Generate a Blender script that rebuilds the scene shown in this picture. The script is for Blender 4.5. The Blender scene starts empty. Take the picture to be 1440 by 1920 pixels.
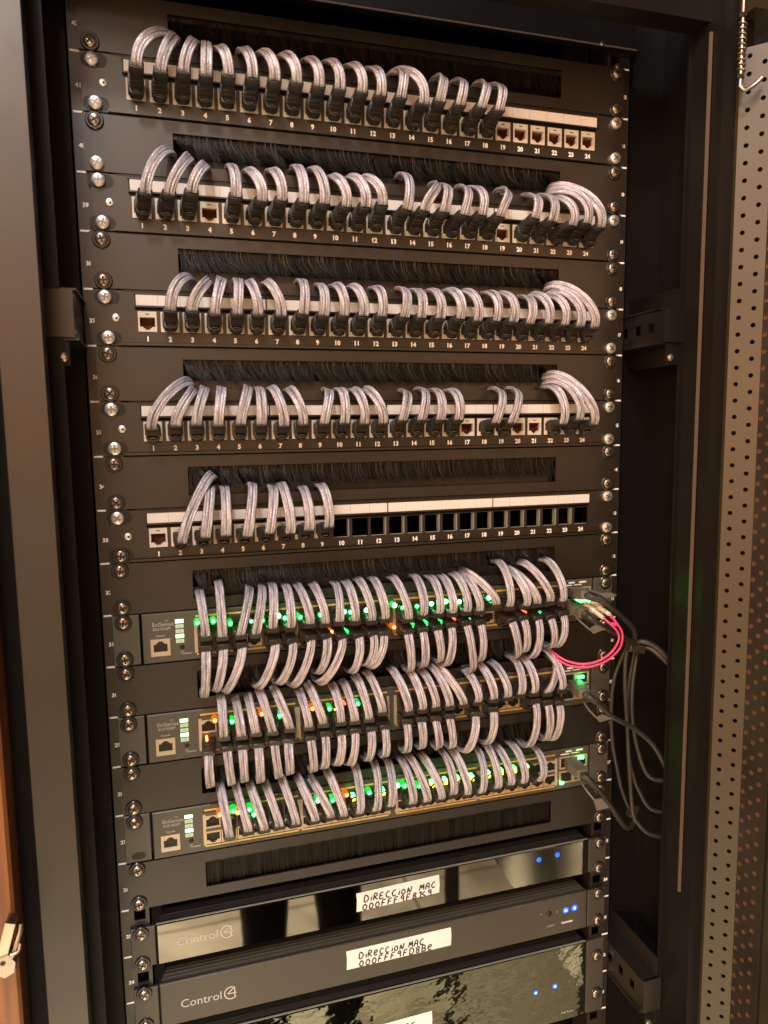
import bpy, math, random
from mathutils import Vector, Matrix, Quaternion
random.seed(7)
S = bpy.context.scene
COL = S.collection
mm = 0.001
U = 44.45
def zu(u): return -U*u

# ------------------------------------------------------------------ camera
cam_d = bpy.data.cameras.new('camera'); cam = bpy.data.objects.new('camera', cam_d); COL.objects.link(cam)
R_ = Vector((0.9587712426, -0.2838704806, -0.0132383769))
F_ = Vector((0.2804890158, 0.9527772113, -0.1163679412))
U_ = Vector((0.0456466472, 0.1078570163, 0.9931179425))
m = Matrix.Identity(4)
for i in range(3):
    m[i][0] = R_[i]; m[i][1] = U_[i]; m[i][2] = -F_[i]
m[0][3], m[1][3], m[2][3] = -0.186392, -0.628045, -0.291052
cam.matrix_world = m
cam_d.sensor_fit = 'HORIZONTAL'; cam_d.sensor_width = 36; cam_d.lens = 36*1341.18/1440
cam_d.clip_start = 0.02; cam_d.clip_end = 60
cam_d.dof.use_dof = True; cam_d.dof.focus_distance = 0.66; cam_d.dof.aperture_fstop = 11
S.camera = cam
S.render.resolution_x = 768; S.render.resolution_y = 1024

# ------------------------------------------------------------------ world: warm light gradient shaped by hand, standing in for the unseen room
W = bpy.data.worlds.new('World'); S.world = W; W.use_nodes = True
nt = W.node_tree; nt.nodes.clear()
wo = nt.nodes.new('ShaderNodeOutputWorld'); bg = nt.nodes.new('ShaderNodeBackground')
tc = nt.nodes.new('ShaderNodeTexCoord'); sx = nt.nodes.new('ShaderNodeSeparateXYZ')
rp = nt.nodes.new('ShaderNodeValToRGB')
mp = nt.nodes.new('ShaderNodeMapRange'); mp.inputs['From Min'].default_value = -1; mp.inputs['From Max'].default_value = 1
nt.links.new(tc.outputs['Generated'], sx.inputs[0]); nt.links.new(sx.outputs['Z'], mp.inputs['Value'])
nt.links.new(mp.outputs[0], rp.inputs[0])
fm = nt.nodes.new('ShaderNodeMapRange'); fm.inputs['From Min'].default_value = -1; fm.inputs['From Max'].default_value = 1
fx = nt.nodes.new('ShaderNodeValToRGB')   # added falloff, set by hand: bright from the left, dark from the right
fe = fx.color_ramp.elements
fe[0].position = 0.05; fe[0].color = (1, 1, 1, 1); fe[1].position = 0.73; fe[1].color = (0.035, 0.035, 0.035, 1)
for p_, v_ in ((0.28, 0.62), (0.45, 0.36)):
    q_ = fe.new(p_); q_.color = (v_, v_, v_, 1)
fs_ = nt.nodes.new('ShaderNodeMath'); fs_.operation = 'MULTIPLY'; fs_.inputs[1].default_value = 3.2
sc = nt.nodes.new('ShaderNodeVectorMath'); sc.operation = 'SCALE'
nt.links.new(sx.outputs['X'], fm.inputs['Value']); nt.links.new(fm.outputs[0], fx.inputs[0]); nt.links.new(fx.outputs[0], fs_.inputs[0]); nt.links.new(rp.outputs[0], sc.inputs[0]); nt.links.new(fs_.outputs[0], sc.inputs['Scale'])
nt.links.new(sc.outputs[0], bg.inputs[0]); nt.links.new(bg.outputs[0], wo.inputs[0])
e = rp.color_ramp.elements
e[0].position = 0.0; e[0].color = (0.85, 0.66, 0.40, 1)
e[1].position = 1.0; e[1].color = (0.045, 0.03, 0.02, 1)
x = e.new(0.33); x.color = (0.42, 0.30, 0.18, 1)
x = e.new(0.44); x.color = (0.46, 0.30, 0.17, 1)
x = e.new(0.53); x.color = (1.5, 0.70, 0.30, 1)
x = e.new(0.60); x.color = (1.65, 0.77, 0.33, 1)
x = e.new(0.70); x.color = (0.16, 0.10, 0.06, 1)
bg.inputs[1].default_value = 1.5

def area(name, loc, target, size, power, color):
    d = bpy.data.lights.new(name, 'AREA'); d.shape = 'RECTANGLE'; d.size = size[0]; d.size_y = size[1]
    d.energy = power; d.color = color
    o = bpy.data.objects.new(name, d); COL.objects.link(o); o.location = loc
    o.rotation_euler = (Vector(target)-Vector(loc)).to_track_quat('-Z', 'Y').to_euler()
    return o
area('ceiling_and_fill_lamp', (-0.75, -1.25, 0.72), (0, 0, -0.35), (0.4, 0.4), 11, (1, 0.82, 0.68))
area('ceiling_and_fill_lamp', (-0.42, -1.05, 1.10), (0, -0.05, -0.5), (0.14, 0.14), 17, (1, 0.94, 0.92))
area('ceiling_and_fill_lamp', (-0.30, -0.98, 0.30), (0, 0, -0.55), (0.07, 0.07), 0.45, (1, 0.93, 0.88))  # small frontal light added to put sparkle on the sleeves
area('floor_fill_light', (-0.45, -1.45, -0.60), (-0.45, -1.4501, -2.02), (0.5, 0.5), 125, (1, 0.90, 0.75))  # unseen downward light added to brighten the floor
S.view_settings.view_transform = 'Standard'; S.view_settings.look = 'None'
S.view_settings.gamma = 1; S.view_settings.use_curve_mapping = False
S.view_settings.exposure = 0.0
S.render.engine = 'CYCLES'

# ------------------------------------------------------------------ materials
MAT = {}
def mat(name, col, rough=0.5, metal=0.0, spec=0.5, emit=None, es=0, bump=None, var=None, coat=0, trans=0, coord='Object', rvar=None, ior=1.5):
    M = bpy.data.materials.new(name); M.use_nodes = True
    n = M.node_tree; b = n.nodes['Principled BSDF']
    b.inputs['Base Color'].default_value = (*col, 1); b.inputs['Roughness'].default_value = rough
    b.inputs['Metallic'].default_value = metal; b.inputs['Specular IOR Level'].default_value = spec
    b.inputs['IOR'].default_value = ior; b.inputs['Coat Weight'].default_value = coat; b.inputs['Coat Roughness'].default_value = 0.06
    b.inputs['Transmission Weight'].default_value = trans
    if emit: b.inputs['Emission Color'].default_value = (*emit, 1); b.inputs['Emission Strength'].default_value = es
    t = n.nodes.new('ShaderNodeTexCoord')
    def noise(scale, detail=3, sc=None):
        x = n.nodes.new('ShaderNodeTexNoise'); x.inputs['Scale'].default_value = scale; x.inputs['Detail'].default_value = detail
        if sc:
            mpn = n.nodes.new('ShaderNodeMapping'); mpn.inputs['Scale'].default_value = sc
            n.links.new(t.outputs[coord], mpn.inputs[0]); n.links.new(mpn.outputs[0], x.inputs['Vector'])
        else: n.links.new(t.outputs[coord], x.inputs['Vector'])
        return x
    if var:   # (scale, amount, stretch)
        x = noise(var[0], 4, var[2] if len(var) > 2 else None)
        r = n.nodes.new('ShaderNodeMapRange'); r.inputs['From Min'].default_value = .3; r.inputs['From Max'].default_value = .7
        r.inputs['To Min'].default_value = 1-var[1]; r.inputs['To Max'].default_value = 1+var[1]
        mx = n.nodes.new('ShaderNodeVectorMath'); mx.operation = 'SCALE'; mx.inputs[0].default_value = col
        n.links.new(x.outputs['Fac'], r.inputs['Value']); n.links.new(r.outputs[0], mx.inputs['Scale'])
        n.links.new(mx.outputs[0], b.inputs['Base Color'])
    if rvar:
        x = noise(rvar[0], 5, rvar[2] if len(rvar) > 2 else None)
        r = n.nodes.new('ShaderNodeMapRange'); r.inputs['From Min'].default_value = .3; r.inputs['From Max'].default_value = .7
        r.inputs['To Min'].default_value = rough-rvar[1]; r.inputs['To Max'].default_value = rough+rvar[1]
        n.links.new(x.outputs['Fac'], r.inputs['Value']); n.links.new(r.outputs[0], b.inputs['Roughness'])
    if bump:  # (scale, strength, distance, stretch)
        x = noise(bump[0], 3, bump[3] if len(bump) > 3 else None)
        bp = n.nodes.new('ShaderNodeBump'); bp.inputs['Strength'].default_value = bump[1]; bp.inputs['Distance'].default_value = bump[2]
        n.links.new(x.outputs['Fac'], bp.inputs['Height']); n.links.new(bp.outputs[0], b.inputs['Normal'])
    MAT[name] = M; return M
mat('shaded_frame_black', (0.0055, 0.0048, 0.0036), 0.45, spec=0.30, bump=(2000, 0.2, 0.0001), var=(7, 0.2))  # black paint darkened to carry the shade on frame parts
mat('black_paint', (0.0115, 0.0085, 0.0055), 0.42, spec=0.82, ior=1.5, bump=(2600, 0.25, 0.0001), rvar=(22, 0.06), var=(9, 0.15))
mat('panel_black', (0.0095, 0.0072, 0.0046), 0.41, spec=0.84, ior=1.5, bump=(2200, 0.2, 0.0001), rvar=(14, 0.07, (1, 1, 2)), var=(6, 0.2))
mat('inside_black', (0.003, 0.0028, 0.0024), 0.6, spec=0.12)
mat('lit_hole_lining', (0.20, 0.115, 0.065), 0.5)  # light showing in the door holes, put into a brown lining
mat('door_metal', (0.027, 0.021, 0.008), 0.46, spec=0.7, ior=1.5, bump=(1800, 0.25, 0.0001), rvar=(10, 0.05), var=(5, 0.2))
mat('switch_grey', (0.098, 0.096, 0.080), 0.42, spec=0.5, metal=0.25, rvar=(20, 0.05), bump=(2600, 0.15, 0.0001))
mat('beige_plastic', (0.62, 0.57, 0.48), 0.45, var=(60, 0.06))
mat('jack_inside', (0.17, 0.055, 0.035), 0.5)
mat('gold', (0.75, 0.45, 0.2), 0.3, metal=1)
mat('paper', (0.74, 0.71, 0.69), 0.7, var=(40, 0.03), spec=0.3)
mat('paper_line', (0.35, 0.30, 0.27), 0.8)
mat('white_ink', (0.95, 0.92, 0.88), 0.6)
mat('faint_ink', (0.42, 0.40, 0.37), 0.6)
mat('logo_ink', (0.46, 0.44, 0.40), 0.4)
mat('marker_ink', (0.02, 0.018, 0.03), 0.5)
mat('rubber', (0.026, 0.023, 0.020), 0.42, spec=0.5, rvar=(300, 0.08), bump=(900, 0.2, 0.0002))
mat('clear_plastic', (0.32, 0.30, 0.26), 0.12, trans=0.55, spec=0.6)
mat('zinc', (0.92, 0.92, 0.90), 0.36, metal=0.85, bump=(700, 0.5, 0.0002), rvar=(500, 0.1))
mat('dark_screw', (0.42, 0.36, 0.31), 0.25, metal=0.9, bump=(600, 0.4, 0.0002))
mat('washer_black', (0.018, 0.016, 0.014), 0.28, spec=0.6)
mat('cross_grey', (0.22, 0.21, 0.20), 0.35, metal=0.8)
mat('recess', (0.008, 0.007, 0.006), 0.5)
mat('cage_metal', (0.58, 0.49, 0.36), 0.38, metal=0.4, rvar=(200, 0.1))
mat('yellow_bar', (0.72, 0.62, 0.16), 0.5, var=(55, 0.15))
mat('orange_bar', (0.80, 0.47, 0.06), 0.5, var=(55, 0.2))
mat('bar_gap', (0.30, 0.28, 0.18), 0.5)
mat('steel_edge', (0.34, 0.35, 0.31), 0.4, metal=0.4)
mat('bristle', (0.012, 0.010, 0.006), 0.45, spec=0.22, var=(160, 0.85, (1, 0.02, 0.05)))
mat('glass_black', (0.15, 0.145, 0.13), 0.03, metal=1, bump=(9, 0.05, 0.002))
mat('film_black', (0.12, 0.125, 0.10), 0.05, metal=1, bump=(26, 0.42, 0.0022, (1, 1, 1.8)))
mat('satin_box', (0.058, 0.052, 0.042), 0.40, spec=0.5, metal=0.2, rvar=(12, 0.05))
mat('twinax', (0.030, 0.028, 0.023), 0.42, spec=0.5)
mat('tab_grey', (0.14, 0.13, 0.11), 0.4)
mat('pink', (0.80, 0.07, 0.25), 0.38)
mat('lc_white', (0.72, 0.72, 0.58), 0.4)
mat('wood', (0.20, 0.075, 0.024), 0.42, var=(7, 0.55, (14, 3, 0.5)), coat=0.3)
mat('chrome', (0.46, 0.43, 0.38), 0.3, metal=1, rvar=(90, 0.08))
mat('cloth', (0.012, 0.012, 0.014), 0.9, spec=0.1)
mat('skin', (0.5, 0.3, 0.22), 0.6)
def led(name, c, s): mat(name, tuple(min(1, v*.6) for v in c), 0.3, emit=c, es=s)
led('led_green_soft', (0.08, 1.0, 0.2), 7)
led('halo_green', (0.0, 0.50, 0.04), 1.6); led('halo_red', (0.8, 0.08, 0.0), 1.5)  # glow around the port lamps, given shape as dim emissive bodies
led('fibre_green', (0.04, 1.0, 0.12), 20)
mat('lit_hole_edge', (0.34, 0.20, 0.11), 0.4, metal=0.5)  # hole walls coloured paler for the light they catch
mat('cage_shaded', (0.11, 0.095, 0.07), 0.4, metal=0.3)  # cage metal darkened for the shade of the plug boots
mat('trim', (0.12, 0.085, 0.062), 0.45)
mat('bristle_light', (0.075, 0.060, 0.035), 0.45, spec=0.35)
led('led_green', (0.04, 1.0, 0.13), 22); led('led_green_hot', (0.14, 1.0, 0.32), 26); led('led_green_dim', (0.02, 0.9, 0.12), 5)
led('led_red', (1.0, 0.17, 0.03), 22); led('led_red_dim', (1.0, 0.10, 0.03), 4); led('led_orange', (1.0, 0.36, 0.04), 6); led('led_yellow', (1.0, 0.78, 0.04), 6)
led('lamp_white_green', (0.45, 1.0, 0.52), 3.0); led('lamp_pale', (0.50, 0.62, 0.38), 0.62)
led('led_blue', (0.02, 0.12, 1.0), 1.4); led('led_blue_core', (0.15, 0.42, 1.0), 5)

# braided sleeve: four shiny strands under a fine mesh, pattern in the sleeve's own UV (millimetres)
def sleeve_mat():
    M = bpy.data.materials.new('braided_sleeve'); M.use_nodes = True; n = M.node_tree; b = n.nodes['Principled BSDF']
    uv = n.nodes.new('ShaderNodeUVMap'); 
    def mapn(sc):
        q = n.nodes.new('ShaderNodeMapping'); q.inputs['Scale'].default_value = sc; n.links.new(uv.outputs[0], q.inputs[0]); return q
    a = n.nodes.new('ShaderNodeTexNoise'); a.inputs['Scale'].default_value = 1; a.inputs['Detail'].default_value = 2
    n.links.new(mapn((0.55, 0.05, 1)).outputs[0], a.inputs['Vector'])
    c = n.nodes.new('ShaderNodeTexVoronoi'); c.inputs['Scale'].default_value = 1
    q = n.nodes.new('ShaderNodeMapping'); q.inputs['Rotation'].default_value = (0, 0, math.radians(45)); q.inputs['Scale'].default_value = (1.25, 1.25, 1)
    n.links.new(uv.outputs[0], q.inputs[0]); n.links.new(q.outputs[0], c.inputs['Vector'])
    c.inputs['Randomness'].default_value = 0.35
    r = n.nodes.new('ShaderNodeValToRGB'); n.links.new(a.outputs['Fac'], r.inputs[0])
    r.color_ramp.elements[0].position = .36; r.color_ramp.elements[0].color = (0.34, 0.325, 0.38, 1)
    r.color_ramp.elements[1].position = .60; r.color_ramp.elements[1].color = (0.76, 0.74, 0.86, 1)
    r2 = n.nodes.new('ShaderNodeMapRange'); r2.inputs['From Min'].default_value = .2; r2.inputs['From Max'].default_value = .62
    r2.inputs['To Min'].default_value = 1.12; r2.inputs['To Max'].default_value = 0.58
    n.links.new(c.outputs['Distance'], r2.inputs['Value'])
    mx = n.nodes.new('ShaderNodeVectorMath'); mx.operation = 'SCALE'; n.links.new(r.outputs[0], mx.inputs[0]); n.links.new(r2.outputs[0], mx.inputs['Scale'])
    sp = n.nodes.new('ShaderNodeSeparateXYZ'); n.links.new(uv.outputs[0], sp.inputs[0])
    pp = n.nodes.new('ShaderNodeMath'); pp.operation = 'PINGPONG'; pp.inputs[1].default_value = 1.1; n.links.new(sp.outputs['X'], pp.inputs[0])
    gap_shade = n.nodes.new('ShaderNodeMapRange'); gap_shade.inputs['From Min'].default_value = 0.03; gap_shade.inputs['From Max'].default_value = 0.30  # shade in the gaps between strands, painted as dark stripes
    gap_shade.inputs['To Min'].default_value = 0.25; gap_shade.inputs['To Max'].default_value = 1.0; n.links.new(pp.outputs[0], gap_shade.inputs['Value'])
    m2 = n.nodes.new('ShaderNodeVectorMath'); m2.operation = 'SCALE'; n.links.new(mx.outputs[0], m2.inputs[0]); n.links.new(gap_shade.outputs[0], m2.inputs['Scale'])
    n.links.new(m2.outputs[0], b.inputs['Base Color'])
    b.inputs['Roughness'].default_value = 0.27; b.inputs['Specular IOR Level'].default_value = 1.0; b.inputs['Metallic'].default_value = 0.15
    bp = n.nodes.new('ShaderNodeBump'); bp.inputs['Strength'].default_value = 0.8; bp.inputs['Distance'].default_value = 0.0005; bp.invert = True
    n.links.new(c.outputs['Distance'], bp.inputs['Height']); n.links.new(bp.outputs[0], b.inputs['Normal'])
    MAT['sleeve'] = M
sleeve_mat()

# ------------------------------------------------------------------ mesh helpers (all inputs in millimetres)
class MB:
    def __init__(s): s.v = []; s.f = []; s.mi = []; s.cur = 0; s.mats = []
    def use(s, name):
        if name not in s.mats: s.mats.append(name)
        s.cur = s.mats.index(name); return s
    def add(s, vs, fs):
        k = len(s.v); s.v += [tuple(p) for p in vs]
        for f in fs: s.f.append(tuple(i+k for i in f)); s.mi.append(s.cur)
    def box(s, x0, x1, y0, y1, z0, z1):
        s.add([(x0,y0,z0),(x1,y0,z0),(x1,y1,z0),(x0,y1,z0),(x0,y0,z1),(x1,y0,z1),(x1,y1,z1),(x0,y1,z1)],
              [(0,3,2,1),(4,5,6,7),(0,1,5,4),(1,2,6,5),(2,3,7,6),(3,0,4,7)]); return s
    def cbox(s, x0, x1, y0, y1, z0, z1, c=0.6):   # box whose front (y0) edges are chamfered
        s.loft([[(x0,y1,z0),(x1,y1,z0),(x1,y1,z1),(x0,y1,z1)], [(x0,y0+c,z0),(x1,y0+c,z0),(x1,y0+c,z1),(x0,y0+c,z1)],
                [(x0+c,y0,z0+c),(x1-c,y0,z0+c),(x1-c,y0,z1-c),(x0+c,y0,z1-c)]]); return s
    def loft(s, rings, cap=True):
        n = len(rings[0]); vs = [p for r in rings for p in r]; fs = []
        for i in range(len(rings)-1):
            for j in range(n):
                a = i*n+j; b_ = i*n+(j+1)%n
                fs.append((a, b_, b_+n, a+n))
        if cap: fs.append(tuple(range(n-1, -1, -1))); fs.append(tuple(range((len(rings)-1)*n, len(rings)*n)))
        s.add(vs, fs); return s
    def disc(s, cx, cz, prof, n=20, sy=1):        # lathe about the y axis: prof = [(radius, y)...]
        s.loft([[(cx+r*math.cos(2*math.pi*k/n), y, cz+r*math.sin(2*math.pi*k/n)) for k in range(n)] for r, y in prof]); return s
    def tube(s, pts, rad, n=8, steps=8, end=True):
        P = spline(pts, steps); rings = frames(P)
        out = []
        for (p, a, b_) in rings:
            out.append([tuple(p + a*rad*math.cos(2*math.pi*k/n) + b_*rad*math.sin(2*math.pi*k/n)) for k in range(n)])
        s.loft(out, end); return s
    def prism(s, poly, y0, y1):                    # polygon in x,z extruded along y
        s.loft([[(x, y1, z) for x, z in poly], [(x, y0, z) for x, z in poly]]); return s
    def plan(s, poly, z0, z1):                     # polygon in x,y extruded along z
        s.loft([[(x, y, z0) for x, y in poly], [(x, y, z1) for x, y in poly]]); return s
    def grid(s, xs, zs, hole, y0, y1):             # plate with rectangular holes, real thickness and hole walls
        nx, nz = len(xs)-1, len(zs)-1
        sol = lambda i, j: 0 <= i < nx and 0 <= j < nz and not hole((xs[i]+xs[i+1])/2, (zs[j]+zs[j+1])/2)
        for i in range(nx):
            for j in range(nz):
                if not sol(i, j): continue
                a, b_, c, d = xs[i], xs[i+1], zs[j], zs[j+1]
                s.add([(a,y0,c),(b_,y0,c),(b_,y0,d),(a,y0,d)], [(0,1,2,3)])
                s.add([(a,y1,c),(b_,y1,c),(b_,y1,d),(a,y1,d)], [(3,2,1,0)])
                if not sol(i-1, j): s.add([(a,y0,c),(a,y1,c),(a,y1,d),(a,y0,d)], [(3,2,1,0)])
                if not sol(i+1, j): s.add([(b_,y0,c),(b_,y1,c),(b_,y1,d),(b_,y0,d)], [(0,1,2,3)])
                if not sol(i, j-1): s.add([(a,y0,c),(b_,y0,c),(b_,y1,c),(a,y1,c)], [(3,2,1,0)])
                if not sol(i, j+1): s.add([(a,y0,d),(b_,y0,d),(b_,y1,d),(a,y1,d)], [(0,1,2,3)])
        return s
    def mesh(s, name, smooth=False, autos=None):
        me = bpy.data.meshes.new(name); me.from_pydata([(x*mm, y*mm, z*mm) for x, y, z in s.v], [], s.f)
        for q in s.mats: me.materials.append(MAT[q])
        me.polygons.foreach_set('material_index', s.mi)
        if smooth: me.polygons.foreach_set('use_smooth', [True]*len(me.polygons))
        me.update()
        if autos: me.set_sharp_from_angle(angle=math.radians(autos))
        return me
    def build(s, name, parent=None, smooth=False, loc=(0,0,0), autos=None):
        return link(name, s.mesh(name, smooth, autos), parent, loc)

def catmull(p0, p1, p2, p3, t):
    return 0.5*((2*p1) + (-p0+p2)*t + (2*p0-5*p1+4*p2-p3)*t*t + (-p0+3*p1-3*p2+p3)*t*t*t)
def spline(pts, steps):
    P = [Vector(p) for p in pts]
    if len(P) == 2: return P
    Q = [P[0]*2-P[1]] + P + [P[-1]*2-P[-2]]; out = []
    for i in range(1, len(Q)-2):
        for k in range(steps): out.append(catmull(Q[i-1], Q[i], Q[i+1], Q[i+2], k/steps))
    out.append(P[-1]); return out
def frames(P, start=None):
    T = [(P[min(i+1, len(P)-1)]-P[max(i-1, 0)]).normalized() for i in range(len(P))]
    a = start if start is not None else (Vector((0, 0, 1)) if abs(T[0].z) < .9 else Vector((1, 0, 0)))
    a = (a - T[0]*a.dot(T[0])).normalized(); out = []
    for i, p in enumerate(P):
        if i:
            ax = T[i-1].cross(T[i])
            if ax.length > 1e-7: a = Quaternion(ax.normalized(), T[i-1].angle(T[i])) @ a
            a = (a - T[i]*a.dot(T[i])).normalized()
        out.append((p, a, T[i].cross(a)))
    return out

def link(name, data, parent=None, loc=(0,0,0)):
    o = bpy.data.objects.new(name, data); COL.objects.link(o)
    o.location = (loc[0]*mm, loc[1]*mm, loc[2]*mm)
    if parent: o.parent = parent
    return o
def tag(o, label=None, cat=None, group=None, kind=None):
    if label: o['label'] = label
    if cat: o['category'] = cat
    if group: o['group'] = group
    if kind: o['kind'] = kind
    return o
def thing(name, label, cat, loc=(0,0,0), group=None):
    return tag(link(name, None, None, loc), label, cat, group)
def copy_under(src, parent, loc=None):
    c = src.copy(); COL.objects.link(c); c.parent = parent
    if loc is not None: c.location = (loc[0]*mm, loc[1]*mm, loc[2]*mm)
    for ch in src.children:
        g = ch.copy(); COL.objects.link(g); g.parent = c
    return c
def text_mesh(name, body, size, matname, x, y, z, align='CENTER', parent=None, ext=0.06, bold=0.0, shear=0.0):
    cu = bpy.data.curves.new(name, 'FONT'); cu.body = body; cu.size = size*mm; cu.align_x = align; cu.align_y = 'CENTER'
    cu.extrude = ext*mm; cu.offset = bold*mm; cu.shear = shear; cu.resolution_u = 2
    t = bpy.data.objects.new('tmp', cu); COL.objects.link(t)
    bpy.context.view_layer.update()
    me = bpy.data.meshes.new_from_object(t.evaluated_get(bpy.context.evaluated_depsgraph_get()))
    bpy.data.objects.remove(t)
    for v in me.vertices: v.co = (v.co.x + x*mm, -v.co.z + y*mm, v.co.y + z*mm)
    me.materials.clear(); me.materials.append(MAT[matname]); me.name = name
    return me
def join_meshes(name, items):
    vs, fs, mi, mats = [], [], [], []
    for me in items:
        k = len(vs); vs += [tuple(v.co) for v in me.vertices]
        mp_ = {}
        for q, mt in enumerate(me.materials):
            if mt not in mats: mats.append(mt)
            mp_[q] = mats.index(mt)
        for p in me.polygons: fs.append(tuple(k+i for i in p.vertices)); mi.append(mp_.get(p.material_index, 0))
    me = bpy.data.meshes.new(name); me.from_pydata(vs, [], fs)
    for mt in mats: me.materials.append(mt)
    me.polygons.foreach_set('material_index', mi); me.update(); return me
ORD = ['top', 'second', 'third', 'fourth', 'fifth', 'sixth', 'seventh', 'eighth', 'ninth']
NTH = ['first','second','third','fourth','fifth','sixth','seventh','eighth','ninth','tenth','eleventh','twelfth','thirteenth','fourteenth','fifteenth','sixteenth','seventeenth','eighteenth','nineteenth','twentieth','twenty-first','twenty-second','twenty-third','twenty-fourth']

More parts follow.
